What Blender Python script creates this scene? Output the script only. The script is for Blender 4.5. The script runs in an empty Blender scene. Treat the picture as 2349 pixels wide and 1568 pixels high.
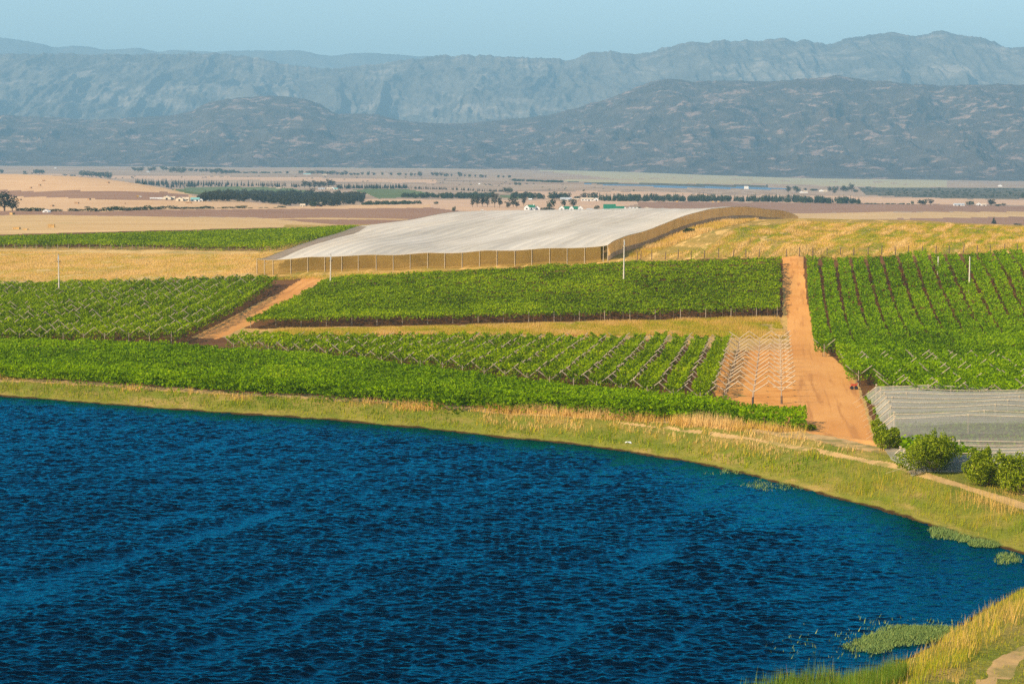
import bpy, math, random
import numpy as np
rng = np.random.default_rng(11)
random.seed(5)
scene = bpy.context.scene
COL = scene.collection

# ------------------------------------------------------------------ camera model (picture measured 2349 wide)
LENS = 75.0
F = LENS / 36.0 * 2349.0
CX, CY = 1174.5, 784.0
HOR = 365.0
CAMZ = 26.0
TH = math.atan((CY - HOR) / F)
CT, ST = math.cos(TH), math.sin(TH)

def ray(px, py):
    u = (np.asarray(px, float) - CX) / F
    v = (CY - np.asarray(py, float)) / F
    return u, CT + v * ST, -ST + v * CT

def project(X, Y, Z):
    zz = Z - CAMZ
    fw = Y * CT - zz * ST
    up = Y * ST + zz * CT
    fw = np.maximum(fw, 1e-3)
    return CX + F * X / fw, CY - F * up / fw

def pt_z(px, py, z):
    a, b, c = ray(px, py)
    t = (z - CAMZ) / c
    return a * t, b * t, z

def pt_d(px, py, d):
    a, b, c = ray(px, py)
    t = d / b
    return a * t, d, CAMZ + c * t

# ------------------------------------------------------------------ noise
def _hash(ix, iy, seed):
    s = np.sin(ix * 127.1 + iy * 311.7 + seed * 74.7) * 43758.5453
    return s - np.floor(s)

def vnoise(x, y, seed=0):
    x = np.asarray(x, float); y = np.asarray(y, float)
    ix = np.floor(x); iy = np.floor(y)
    fx = x - ix; fy = y - iy
    fx = fx * fx * fx * (fx * (fx * 6 - 15) + 10); fy = fy * fy * fy * (fy * (fy * 6 - 15) + 10)
    a = _hash(ix, iy, seed); b = _hash(ix + 1, iy, seed)
    c = _hash(ix, iy + 1, seed); d = _hash(ix + 1, iy + 1, seed)
    return (a + (b - a) * fx) * (1 - fy) + (c + (d - c) * fx) * fy

def fbm(x, y, seed=0, octaves=4, gain=0.5):
    s = 0; a = 1; t = 0
    for i in range(octaves):
        s = s + a * vnoise(x * 2 ** i + 17.3 * i, y * 2 ** i - 9.1 * i, seed + i)
        t += a; a *= gain
    return s / t

def ridged(x, y, seed=0, octaves=5, gain=0.5):
    s = 0; a = 1; t = 0
    for i in range(octaves):
        n = 1 - np.abs(2 * vnoise(x * 2 ** i + 31.7 * i, y * 2 ** i + 5.9 * i, seed + i) - 1)
        s = s + a * n * n
        t += a; a *= gain
    return s / t

def sstep(a, b, x):
    t = np.clip((x - a) / (b - a), 0, 1)
    return t * t * (3 - 2 * t)

# ------------------------------------------------------------------ scene helpers
def tag(o, label=None, cat=None, group=None, kind=None):
    if label: o['label'] = label
    if cat: o['category'] = cat
    if group: o['group'] = group
    if kind: o['kind'] = kind
    return o

def link(o, parent=None):
    COL.objects.link(o)
    if parent is not None:
        o.parent = parent
    return o

def empty(name, loc, label, cat, group=None, rotz=0.0, kind=None):
    o = bpy.data.objects.new(name, None)
    o.empty_display_size = 0.2
    COL.objects.link(o)
    o.location = loc
    o.rotation_euler = (0, 0, rotz)
    return tag(o, label, cat, group, kind)

def raw_mesh(name, V, Q, mat, tint=None, smooth=False):
    V = np.ascontiguousarray(V, dtype=np.float32); Q = np.ascontiguousarray(Q, dtype=np.int32)
    me = bpy.data.meshes.new(name)
    k = Q.shape[1]
    me.vertices.add(len(V)); me.vertices.foreach_set('co', V.ravel())
    me.loops.add(Q.size); me.loops.foreach_set('vertex_index', Q.ravel())
    me.polygons.add(len(Q)); me.polygons.foreach_set('loop_start', np.arange(len(Q), dtype=np.int32) * k)
    if smooth:
        me.polygons.foreach_set('use_smooth', np.ones(len(Q), dtype=bool))
    if tint is not None:
        at = me.attributes.new('tint', 'FLOAT', 'FACE')
        at.data.foreach_set('value', np.ascontiguousarray(tint, dtype=np.float32))
    me.update(calc_edges=True)
    if mat is not None:
        me.materials.append(mat)
    return me

def obj_np(name, V, Q, mat, parent=None, tint=None, smooth=False, loc=None):
    V = np.asarray(V, float)
    if loc is not None:
        V = V - np.asarray(loc, float)
    o = bpy.data.objects.new(name, raw_mesh(name, V, Q, mat, tint, smooth))
    link(o, parent)
    if loc is not None and parent is None:
        o.location = loc
    return o

class MB:
    """collects boxes, bars, prisms; builds ONE mesh object"""
    def __init__(self):
        self.v = []; self.f = []
    def box(self, c, s, rz=0.0):
        cx, cy, cz = c; sx, sy, sz = s[0] / 2, s[1] / 2, s[2] / 2
        n = len(self.v); ca, sa = math.cos(rz), math.sin(rz)
        for dz in (-sz, sz):
            for dx, dy in ((-sx, -sy), (sx, -sy), (sx, sy), (-sx, sy)):
                self.v.append((cx + dx * ca - dy * sa, cy + dx * sa + dy * ca, cz + dz))
        self.f += [(n, n + 3, n + 2, n + 1), (n + 4, n + 5, n + 6, n + 7), (n, n + 1, n + 5, n + 4),
                   (n + 1, n + 2, n + 6, n + 5), (n + 2, n + 3, n + 7, n + 6), (n + 3, n, n + 4, n + 7)]
        return self
    def bar(self, a, b, w, w2=None, sides=6):
        a = np.array(a, float); b = np.array(b, float); w2 = w if w2 is None else w2
        d = b - a; d /= np.linalg.norm(d)
        h = np.array([0, 0, 1.0]) if abs(d[2]) < 0.9 else np.array([1.0, 0, 0])
        p = np.cross(d, h); p /= np.linalg.norm(p); q = np.cross(d, p)
        n = len(self.v)
        for e, r in ((a, w / 2), (b, w2 / 2)):
            for k in range(sides):
                t = 2 * math.pi * k / sides
                self.v.append(tuple(e + r * (math.cos(t) * p + math.sin(t) * q)))
        for k in range(sides):
            k2 = (k + 1) % sides
            self.f.append((n + k, n + k2, n + sides + k2, n + sides + k))
        self.f.append(tuple(n + k for k in reversed(range(sides))))
        self.f.append(tuple(n + sides + k for k in range(sides)))
        return self
    def poly(self, pts):
        n = len(self.v); self.v += [tuple(p) for p in pts]; self.f.append(tuple(range(n, n + len(pts))))
        return self
    def build(self, name, mat, parent=None, smooth=False):
        o = bpy.data.objects.new(name, self.mesh(name, mat, smooth))
        return link(o, parent)
    def mesh(self, name, mat, smooth=False):
        me = bpy.data.meshes.new(name); me.from_pydata(self.v, [], self.f)
        me.materials.append(mat)
        if smooth:
            me.polygons.foreach_set('use_smooth', np.ones(len(me.polygons), dtype=bool))
        me.update()
        return me

def copy_tree(o, parent=None):
    c = o.copy(); COL.objects.link(c); c.parent = parent
    for ch in o.children:
        copy_tree(ch, c)
    return c

ORD = ('first second third fourth fifth sixth seventh eighth ninth tenth eleventh twelfth thirteenth fourteenth fifteenth sixteenth '
       'seventeenth eighteenth nineteenth twentieth').split()
TENS = {2: 'twenty', 3: 'thirty', 4: 'forty', 5: 'fifty'}
def ordinal(i):
    if i < 20: return ORD[i]
    n = i + 1
    if n % 10 == 0: return {3: 'thirtieth', 4: 'fortieth', 5: 'fiftieth'}[n // 10]
    return TENS[n // 10] + '-' + ORD[n % 10 - 1]

def inside(px, py, poly):
    px = np.asarray(px, float); py = np.asarray(py, float)
    r = np.zeros(px.shape, bool)
    n = len(poly)
    for i in range(n):
        x1, y1 = poly[i]; x2, y2 = poly[(i + 1) % n]
        if y1 == y2: continue
        c = ((y1 > py) != (y2 > py)) & (px < (x2 - x1) * (py - y1) / (y2 - y1) + x1)
        r ^= c
    return r
# ------------------------------------------------------------------ materials
def _nodes(name):
    m = bpy.data.materials.new(name); m.use_nodes = True
    nt = m.node_tree
    for n in list(nt.nodes): nt.nodes.remove(n)
    out = nt.nodes.new('ShaderNodeOutputMaterial')
    return m, nt, out

def _coords(nt, scale=(1, 1, 1), rotz=0.0):
    tc = nt.nodes.new('ShaderNodeTexCoord')
    mp = nt.nodes.new('ShaderNodeMapping')
    mp.inputs['Scale'].default_value = scale
    mp.inputs['Rotation'].default_value = (0, 0, 0)
    if rotz:
        m0 = nt.nodes.new('ShaderNodeMapping'); m0.inputs['Rotation'].default_value = (0, 0, rotz)
        nt.links.new(tc.outputs['Object'], m0.inputs['Vector'])
        nt.links.new(m0.outputs['Vector'], mp.inputs['Vector'])
    else:
        nt.links.new(tc.outputs['Object'], mp.inputs['Vector'])
    return mp.outputs['Vector']

def _noise(nt, vec, scale=1.0, detail=4.0, rough=0.55):
    n = nt.nodes.new('ShaderNodeTexNoise')
    n.inputs['Scale'].default_value = scale; n.inputs['Detail'].default_value = detail
    n.inputs['Roughness'].default_value = rough
    nt.links.new(vec, n.inputs['Vector'])
    return n.outputs['Fac']

def _range(nt, val, lo, hi):
    r = nt.nodes.new('ShaderNodeMapRange'); r.inputs['From Min'].default_value = lo; r.inputs['From Max'].default_value = hi
    r.interpolation_type = 'SMOOTHSTEP'
    nt.links.new(val, r.inputs['Value'])
    return r.outputs['Result']

def _mix(nt, fac, a, b):
    m = nt.nodes.new('ShaderNodeMix'); m.data_type = 'RGBA'
    if isinstance(fac, float): m.inputs[0].default_value = fac
    else: nt.links.new(fac, m.inputs[0])
    for i, c in ((6, a), (7, b)):
        if isinstance(c, tuple): m.inputs[i].default_value = (*c, 1)
        else: nt.links.new(c, m.inputs[i])
    return m.outputs[2]

def _princ(nt, out, col, rough=0.9, spec=0.2):
    p = nt.nodes.new('ShaderNodeBsdfPrincipled')
    p.inputs['Roughness'].default_value = rough
    p.inputs['Specular IOR Level'].default_value = spec
    if isinstance(col, tuple): p.inputs['Base Color'].default_value = (*col, 1)
    else: nt.links.new(col, p.inputs['Base Color'])
    if out is not None: nt.links.new(p.outputs[0], out.inputs['Surface'])
    return p

def _bump(nt, height, p, strength, dist):
    b = nt.nodes.new('ShaderNodeBump'); b.inputs['Strength'].default_value = strength; b.inputs['Distance'].default_value = dist
    nt.links.new(height, b.inputs['Height'])
    nt.links.new(b.outputs['Normal'], p.inputs['Normal'])

def soil(name, layers, base, rough=0.95, bump=None):
    """base colour, then layers of (colour, coordinate scale, rotz, detail, lo, hi) mixed over it by noise"""
    m, nt, out = _nodes(name)
    c = base; h = None
    for (col, sc, rz, det, lo, hi) in layers:
        n = _noise(nt, _coords(nt, sc, rz), 1.0, det)
        c = _mix(nt, _range(nt, n, lo, hi), c, col)
        h = n
    p = _princ(nt, out, c, rough, 0.1)
    if bump:
        sc, st, ds = bump
        _bump(nt, _noise(nt, _coords(nt, sc), 1.0, 5.0, 0.65), p, st, ds)
    return m

def bank_soil(name, layers, base, rough=0.95, bump=None):
    m = soil(name, layers, base, rough, bump)
    nt = m.node_tree
    p = [n for n in nt.nodes if n.type == 'BSDF_PRINCIPLED'][0]
    src = p.inputs['Base Color'].links[0].from_socket
    g = nt.nodes.new('ShaderNodeNewGeometry'); sx = nt.nodes.new('ShaderNodeSeparateXYZ')
    nt.links.new(g.outputs['Position'], sx.inputs[0])
    ad = nt.nodes.new('ShaderNodeMath'); ad.operation = 'MULTIPLY_ADD'
    nt.links.new(_noise(nt, _coords(nt, (.5, .5, 1)), 1.0, 4.0), ad.inputs[0]); ad.inputs[1].default_value = -0.35
    nt.links.new(sx.outputs['Z'], ad.inputs[2])
    f = _range(nt, ad.outputs[0], -0.22, -0.10)          # wet mud just above the water line
    nt.links.new(_mix(nt, f, (0.05, 0.028, 0.009), src), p.inputs['Base Color'])
    return m

def plain(name, col, rough=0.8, var=0.12, scale=3.0, spec=0.2, metal=0.0):
    m, nt, out = _nodes(name)
    n = _noise(nt, _coords(nt, (scale,) * 3), 1.0, 4.0)
    dark = tuple(x * (1 - var * 2) for x in col); lite = tuple(min(1, x * (1 + var)) for x in col)
    p = _princ(nt, out, _mix(nt, _range(nt, n, 0.3, 0.7), dark, lite), rough, spec)
    p.inputs['Metallic'].default_value = metal
    return m

def leafy(name, stops, translucent=0.3, rough=0.65, spec=0.25):
    """leaf colour from the per-leaf attribute 'tint' (each leaf has a colour of its own)"""
    m, nt, out = _nodes(name)
    at = nt.nodes.new('ShaderNodeAttribute'); at.attribute_name = 'tint'
    rp = nt.nodes.new('ShaderNodeValToRGB')
    el = rp.color_ramp.elements
    while len(el) < len(stops): el.new(0.5)
    for e, (pos, c) in zip(el, stops):
        e.position = pos; e.color = (*c, 1)
    nt.links.new(at.outputs['Fac'], rp.inputs['Fac'])
    p = _princ(nt, None, rp.outputs['Color'], rough, spec)
    t = nt.nodes.new('ShaderNodeBsdfTranslucent'); nt.links.new(rp.outputs['Color'], t.inputs['Color'])
    mx = nt.nodes.new('ShaderNodeMixShader'); mx.inputs[0].default_value = translucent
    nt.links.new(p.outputs[0], mx.inputs[1]); nt.links.new(t.outputs[0], mx.inputs[2])
    nt.links.new(mx.outputs[0], out.inputs['Surface'])
    return m

def netting(name, col, opacity, stripes=None, var=0.1, transl=0.25, holes=None):
    """woven shade net: a diffuse and translucent thread colour, the rest of the weave open"""
    m, nt, out = _nodes(name)
    n = _noise(nt, _coords(nt, stripes[0] if stripes else (0.2,) * 3, stripes[1] if stripes else 0.0), 1.0, 5.0)
    c = _mix(nt, _range(nt, n, 0.35, 0.65), tuple(x * (1 - var) for x in col), tuple(min(1, x * (1 + var)) for x in col))
    d = nt.nodes.new('ShaderNodeBsdfDiffuse'); nt.links.new(c, d.inputs['Color'])
    t = nt.nodes.new('ShaderNodeBsdfTranslucent'); nt.links.new(c, t.inputs['Color'])
    mx = nt.nodes.new('ShaderNodeMixShader'); mx.inputs[0].default_value = transl
    nt.links.new(d.outputs[0], mx.inputs[1]); nt.links.new(t.outputs[0], mx.inputs[2])
    tr = nt.nodes.new('ShaderNodeBsdfTransparent')
    m2 = nt.nodes.new('ShaderNodeMixShader')
    r = nt.nodes.new('ShaderNodeMapRange'); r.inputs['From Min'].default_value = 0.3; r.inputs['From Max'].default_value = 0.7
    r.inputs['To Min'].default_value = opacity[0]; r.inputs['To Max'].default_value = opacity[1]
    n2 = _noise(nt, _coords(nt, holes[0] if holes else (0.15,) * 3, holes[1] if holes else 0.0), 1.0, 4.0)
    nt.links.new(n2, r.inputs['Value'])
    nt.links.new(r.outputs['Result'], m2.inputs[0])
    nt.links.new(tr.outputs[0], m2.inputs[1]); nt.links.new(mx.outputs[0], m2.inputs[2])
    nt.links.new(m2.outputs[0], out.inputs['Surface'])
    return m

M = {}
# --- near ground
M['soil'] = soil('shade_toned_soil', [((0.11, 0.048, 0.015), (0.12, 0.12, 1), 0, 5, 0.35, 0.7), ((0.13, 0.08, 0.025), (0.5, 0.5, 1), 0, 6, 0.55, 0.75)], (0.15, 0.066, 0.019), bump=((1.5, 1.5, 1.5), 0.5, 0.15))  # vine shade put into the colour: darker than the open orange soil
M['road'] = soil('dirt_road', [((0.62, 0.305, 0.09), (0.20, 0.03, 1), 0.123, 5, 0.3, 0.7), ((0.44, 0.195, 0.055), (1.1, 0.016, 1), 0.123, 5, 0.50, 0.66),
                               ((0.70, 0.40, 0.15), (1.2, 1.2, 1), 0, 6, 0.58, 0.8)], (0.53, 0.235, 0.062), bump=((1.2, 0.8, 1.5), 0.5, 0.12))
M['dry_grass'] = soil('dry_grass', [((0.52, 0.32, 0.09), (0.3, 0.12, 1), 0, 6, 0.35, 0.65), ((0.17, 0.16, 0.035), (0.22, 0.10, 1), 0, 6, 0.53, 0.70),
                                    ((0.40, 0.22, 0.09), (0.06, 0.06, 1), 0, 4, 0.55, 0.75)], (0.42, 0.27, 0.09), bump=((2, 1, 2), 0.8, 0.3))
M['bank'] = bank_soil('bank_soil', [((0.13, 0.15, 0.015), (0.3, 0.3, 1), 0, 5, 0.35, 0.65), ((0.30, 0.21, 0.06), (0.15, 0.15, 1), 0, 5, 0.5, 0.7)], (0.20, 0.175, 0.03), bump=((2, 2, 2), 0.8, 0.3))
M['mud'] = soil('wet_mud', [((0.035, 0.024, 0.008), (0.8, 0.8, 1), 0, 5, 0.4, 0.6)], (0.085, 0.048, 0.015), rough=0.6)
M['path'] = soil('path_dirt', [((0.46, 0.30, 0.125), (0.35, 0.35, 1), 0, 6, 0.4, 0.6), ((0.24, 0.19, 0.06), (0.45, 0.5, 1), 0, 6, 0.48, 0.62)], (0.40, 0.26, 0.105), bump=((2, 2, 2), 0.5, 0.1))
M['pond_floor'] = soil('pond_floor', [((0.04, 0.05, 0.03), (0.3, 0.3, 1), 0, 3, 0.4, 0.6)], (0.07, 0.06, 0.03))
M['hill'] = soil('hill_stubble', [((0.30, 0.215, 0.04), (0.05, 0.05, 1), 0, 5, 0.35, 0.65), ((0.72, 0.45, 0.14), (0.50, 0.035, 1), 0.265, 6, 0.54, 0.64),
                                  ((0.20, 0.19, 0.04), (0.4, 0.10, 1), 0.265, 6, 0.58, 0.75)], (0.44, 0.275, 0.07), bump=((1.2, 1.2, 1), 0.9, 0.4))
M['stubble'] = soil('golden_stubble', [((0.52, 0.33, 0.14), (0.012, 0.05, 1), 0, 6, 0.35, 0.65), ((0.36, 0.27, 0.10), (0.010, 0.07, 1), 0.03, 6, 0.55, 0.75),
                                       ((0.66, 0.46, 0.22), (0.02, 0.12, 1), -0.03, 6, 0.57, 0.75)], (0.60, 0.40, 0.18), bump=((0.4, 0.4, 1), 0.6, 0.4))
M['gold_hill'] = soil('golden_grain_hill', [((0.56, 0.34, 0.17), (0.004, 0.02, 1), 0.05, 6, 0.4, 0.7), ((0.66, 0.43, 0.23), (0.006, 0.05, 1), -0.04, 6, 0.5, 0.7)], (0.62, 0.39, 0.20))
M['plough'] = soil('ploughed_soil', [((0.27, 0.145, 0.085), (0.01, 0.04, 1), 0, 6, 0.4, 0.65), ((0.40, 0.24, 0.13), (0.006, 0.10, 1), 0.02, 6, 0.6, 0.75)], (0.32, 0.18, 0.105), bump=((0.5, 0.5, 1), 0.5, 0.4))
M['pink'] = soil('pale_stubble', [((0.52, 0.34, 0.22), (0.002, 0.012, 1), 0, 6, 0.4, 0.65), ((0.64, 0.43, 0.28), (0.003, 0.02, 1), 0, 6, 0.55, 0.75)], (0.60, 0.38, 0.22))
M['plain'] = soil('plain_soil', [((0.42, 0.30, 0.20), (0.0010, 0.006, 1), 0, 7, 0.38, 0.62), ((0.22, 0.16, 0.11), (0.0012, 0.009, 1), 0.04, 7, 0.52, 0.68),
                                 ((0.47, 0.36, 0.22), (0.0015, 0.012, 1), -0.03, 6, 0.56, 0.72)], (0.33, 0.22, 0.14))
M['scrub'] = soil('scrub_land', [((0.26, 0.19, 0.10), (0.004, 0.02, 1), 0, 7, 0.55, 0.68)], (0.09, 0.085, 0.055))
M['greenfield'] = soil('irrigated_green', [((0.16, 0.17, 0.055), (0.005, 0.03, 1), 0, 6, 0.45, 0.65)], (0.10, 0.135, 0.04))
M['palefoot'] = soil('pale_foot_slope', [((0.36, 0.31, 0.17), (0.002, 0.02, 1), 0, 6, 0.45, 0.65)], (0.43, 0.36, 0.20))
# --- plants
M['vine'] = leafy('vine_leaves', [(0.0, (0.065, 0.100, 0.002)), (0.45, (0.215, 0.315, 0.002)), (0.8, (0.310, 0.410, 0.003)), (1.0, (0.40, 0.44, 0.012))], 0.45, 0.8, 0.0)
M['vine_deep'] = leafy('dense_vine_leaves', [(0.0, (0.050, 0.095, 0.002)), (0.45, (0.185, 0.315, 0.002)), (0.8, (0.270, 0.405, 0.003)), (1.0, (0.34, 0.43, 0.012))], 0.45, 0.8, 0.0)
M['net_tree'] = leafy('orchard_leaves', [(0.0, (0.05, 0.06, 0.008)), (0.5, (0.19, 0.17, 0.02)), (1.0, (0.32, 0.25, 0.04))], .4)
M['grass'] = leafy('grass_blades', [(0.0, (0.15, 0.25, 0.005)), (0.30, (0.36, 0.38, 0.010)), (0.55, (0.55, 0.40, 0.04)), (0.8, (0.70, 0.44, 0.12)), (1.0, (0.78, 0.53, 0.20))], 0.45, 0.85, 0.05)
M['reed'] = leafy('reed_blades', [(0.0, (0.05, 0.10, 0.008)), (0.6, (0.14, 0.23, 0.014)), (0.85, (0.27, 0.28, 0.025)), (1.0, (0.42, 0.22, 0.07))], 0.25, 0.6, 0.2)
M['weed'] = leafy('water_weed', [(0.0, (0.09, 0.16, 0.04)), (0.7, (0.20, 0.28, 0.08)), (1.0, (0.36, 0.40, 0.10))], 0.2, 0.7, 0.1)
M['bush'] = leafy('bush_leaves', [(0.0, (0.07, 0.11, 0.004)), (0.5, (0.23, 0.30, 0.008)), (1.0, (0.42, 0.44, 0.03))], 0.45, 0.7, 0.08)
M['gum'] = leafy('gum_tree_leaves', [(0.0, (0.020, 0.026, 0.012)), (0.5, (0.042, 0.050, 0.022)), (1.0, (0.085, 0.080, 0.035))], 0.15)
M['scrub_leaf'] = leafy('shrub_leaves', [(0.0, (0.020, 0.036, 0.012)), (0.5, (0.045, 0.070, 0.022)), (1.0, (0.09, 0.10, 0.03))], 0.15)
M['pine'] = leafy('pine_needles', [(0.0, (0.015, 0.026, 0.014)), (0.5, (0.030, 0.046, 0.022)), (1.0, (0.05, 0.06, 0.028))], 0.1)
M['bark'] = plain('bark', (0.20, 0.14, 0.09), 0.9, 0.2, 2.0)
# --- built things
M['wood'] = plain('grey_timber', (0.38, 0.30, 0.215), 0.8, 0.15, 4.0)
M['pale_wood'] = plain('pale_timber', (0.54, 0.44, 0.30), 0.8, 0.12, 4.0)
M['post_wood'] = plain('dark_fence_timber', (0.16, 0.11, 0.075), 0.9, 0.2, 4.0)
M['pole'] = plain('bleached_pole', (0.60, 0.52, 0.42), 0.8, 0.1, 2.0)
M['iron'] = plain('dark_iron', (0.05, 0.045, 0.04), 0.6, 0.1, 4.0)
M['wire'] = plain('galvanised_wire', (0.45, 0.44, 0.42), 0.4, 0.05, 4.0, 0.5, 0.5)
M['white'] = plain('white_limewash', (0.82, 0.80, 0.76), 0.8, 0.03, 0.6)
M['cream'] = plain('cream_plaster', (0.72, 0.62, 0.47), 0.85, 0.05, 0.6)
M['brickwall'] = plain('red_brown_wall', (0.42, 0.25, 0.15), 0.85, 0.1, 1.0)
M['greenroof'] = plain('green_roof_sheet', (0.015, 0.16, 0.085), 0.6, 0.06, 0.5)
M['greyroof'] = plain('grey_roof_sheet', (0.42, 0.44, 0.46), 0.6, 0.06, 0.5)
M['aquaroof'] = plain('aqua_roof_sheet', (0.20, 0.42, 0.40), 0.6, 0.06, 0.5)
M['tanroof'] = plain('tan_roof_sheet', (0.62, 0.50, 0.36), 0.7, 0.06, 0.5)
M['dark'] = plain('dark_opening', (0.03, 0.028, 0.026), 0.5, 0.05, 1.0)
M['straw'] = plain('baled_straw', (0.58, 0.36, 0.13), 0.95, 0.15, 1.5)
M['brownbale'] = plain('weathered_straw', (0.40, 0.24, 0.12), 0.95, 0.15, 1.5)
M['yellow'] = plain('yellow_paint', (0.75, 0.42, 0.02), 0.5, 0.05, 1.0)
M['red'] = plain('red_paint', (0.45, 0.07, 0.03), 0.5, 0.1, 4.0)
M['tyre'] = plain('black_rubber', (0.03, 0.03, 0.03), 0.8, 0.1, 4.0)
M['plastic'] = plain('white_plastic', (0.8, 0.8, 0.78), 0.5, 0.03, 4.0)
# --- nets
M['roof_net'] = netting('white_roof_net', (0.66, 0.62, 0.54), (0.74, 0.92), ((0.09, 0.010, 0.2), 0.16), 0.10, 0.2, ((0.10, 0.012, 0.1), 0.16))
M['grey_net'] = netting('grey_gauze_net', (0.30, 0.26, 0.23), (0.70, 0.85), None, 0.06, 0.2)
M['side_net'] = netting('tan_side_net', (0.46, 0.29, 0.08), (0.38, 0.52), None, 0.1, 0.3)
M['wall_net'] = netting('brown_wall_net', (0.90, 0.58, 0.23), (0.84, 0.94), ((0.6, 0.6, 0.12), 0.0), 0.10, 0.72)
M['skirt_net'] = netting('grey_skirt_net', (0.45, 0.33, 0.22), (0.88, 1.0), ((0.6, 0.6, 0.5), 0.0), 0.15, 0.5)
M['drape_net'] = netting('draped_vine_net', (0.46, 0.445, 0.375), (0.38, 0.62), ((0.03, 0.5, 0.3), 0.0), 0.08, 0.3)
# ------------------------------------------------------------------ terrain height
CP = []
NETH = 3.2
def cz(px, py, z): CP.append(pt_z(px, py, z))
def cd(px, py, d): CP.append(pt_d(px, py, d))
for px, lst in {
    0: [(870, -1), (775, -1.5), (700, -1.5), (645, -1), (572, 0), (541, .5)],
    300: [(880, -1), (772, -1.8), (640, -.4), (570, .6), (534, 1.2)],
    600: [(905, -1), (770, -2), (628, .9), (570, 1.5), (528, 2.0)],
    567: [(751, -2.1)],
    900: [(920, -1), (775, -2.3), (744, -2.2)],
    1174: [(940, -1), (860, -2), (775, -2.5), (740, -2.2)],
    1500: [(960, -.8), (885, -1.8), (780, -2.8), (733, -2.1)],
    1785: [(725, -2.0)],
    1830: [(1030, 0), (960, -.6), (890, -1.5), (790, -3), (740, -2.3), (690, -.3), (640, 2.5), (592, 6)],
    2100: [(1045, .6), (950, -.6), (860, -2), (790, -3), (740, -1.8), (680, 1), (620, 4.6), (584, 6.6)],
    2349: [(1075, 1.2), (950, -.5), (880, -2), (800, -3), (760, -2.5), (700, .5), (650, 3.5), (578, 7.2)]}.items():
    for py, z in lst: cz(px, py, z)
for px, py, d in [(0, 499, 1080), (0, 484, 1250), (0, 450, 1700), (0, 425, 2000), (0, 399, 2400), (190, 406, 2300), (300, 418, 2100), (440, 443, 1800),
                  (300, 489, 1200), (300, 460, 1560), (600, 500, 1150), (600, 484, 1380), (600, 465, 1800), (600, 440, 2800), (600, 410, 4200), (600, 383, 7500),
                  (0, 390, 5600), (0, 379, 8000), (800, 522, 800), (822, 506, 1100), (850, 478, 1600), (850, 440, 2700), (900, 470, 1800),
                  (1174, 490, 1500), (1174, 470, 1900), (1174, 450, 2500), (1174, 420, 3800), (1174, 396, 6000), (1174, 386, 7500),
                  (1474, 565, 470), (1524, 545, 490), (1574, 525, 508), (1624, 511, 525), (1662, 505, 545), (1699, 502, 565),
                  (1830, 545, 500), (1830, 503, 560), (2100, 545, 505), (2100, 507, 580), (2349, 548, 510), (2349, 517, 600),
                  (1761, 506, 605), (1830, 485, 2000), (1830, 460, 2600), (1830, 440, 3500), (1830, 413, 6000),
                  (1500, 478, 1900), (1500, 450, 2600), (1500, 420, 3900), (1500, 402, 6000),
                  (2349, 500, 1800), (2349, 470, 2400), (2349, 440, 3500), (2349, 418, 6000), (2100, 480, 2000), (2100, 440, 3500), (2100, 415, 6000)]:
    cd(px, py, d)
# ground under the white roof net (3.2 m below the cloth) and behind the crest
for px, py, d in [(822, 520, 600), (962, 502, 680), (1087, 489, 700), (1174, 487, 700), (1282, 484, 680), (1474, 478.7, 640), (1670, 474.5, 580),
                  (1000, 560, 500), (1200, 545, 500), (1200, 515, 590), (1400, 520, 520), (1500, 500, 560)]:
    x, y, z = pt_d(px, py, d); CP.append((x, y, z - 3.2))
_a = pt_d(589, 594, 465); _b = pt_d(1394, 564, 435)
for k in range(7): CP.append(tuple(_a[i] + (_b[i] - _a[i]) * k / 6 - (NETH if i == 2 else 0) for i in range(3)))
for px in (640, 745, 900, 1050, 1174, 1300, 1400, 1500, 1600, 1700):
    df = np.interp(px, [567, 1785], [362, 371]); db_ = np.interp(px, [600, 1394, 1785], [466, 435, 436]); zb_ = np.interp(px, [600, 1394, 1785], [1.0, 5.6, 6.0])
    for t in (.3, .6, .85) + ((1.0,) if px > 1395 else ()):
        d = df + (db_ - df) * t; x, y, _ = pt_d(px, 700, d); CP.append((x, y, -2.15 + (zb_ + 2.15) * t ** 1.45))
for px, d, z in [(1831, 720, 3.0), (1831, 850, -8), (2349, 800, -5), (2349, 1000, -14), (1500, 800, 2), (1500, 1000, -8), (1174, 820, 3), (1174, 1000, -5), (980, 820, 2),
                 (0, 3300, -12), (300, 3000, -18), (440, 2500, -20), (190, 3200, -14)]:
    x, y, _ = pt_d(px, 500, d); CP.append((x, y, z))
# camera hill and lake basin
CP += [(-60, 150, -1), (0, 170, -1), (40, 150, 1.8), (60, 150, 3), (0, 70, .5), (-80, 70, .5), (80, 90, 4), (0, 30, 8), (-60, 30, 8), (60, 30, 10), (35, 115, 2.0), (45, 125, 2.4)]
CPa = np.array(CP)
ext = []
for x, y, z in CP:
    u = x / y
    if u < -.235 and y > 140: ext += [(-.40 * y, y, z)]
    if u > .235 and y > 140: ext += [(.40 * y, y, z)]
CPa = np.vstack([CPa, np.array(ext)])

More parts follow.
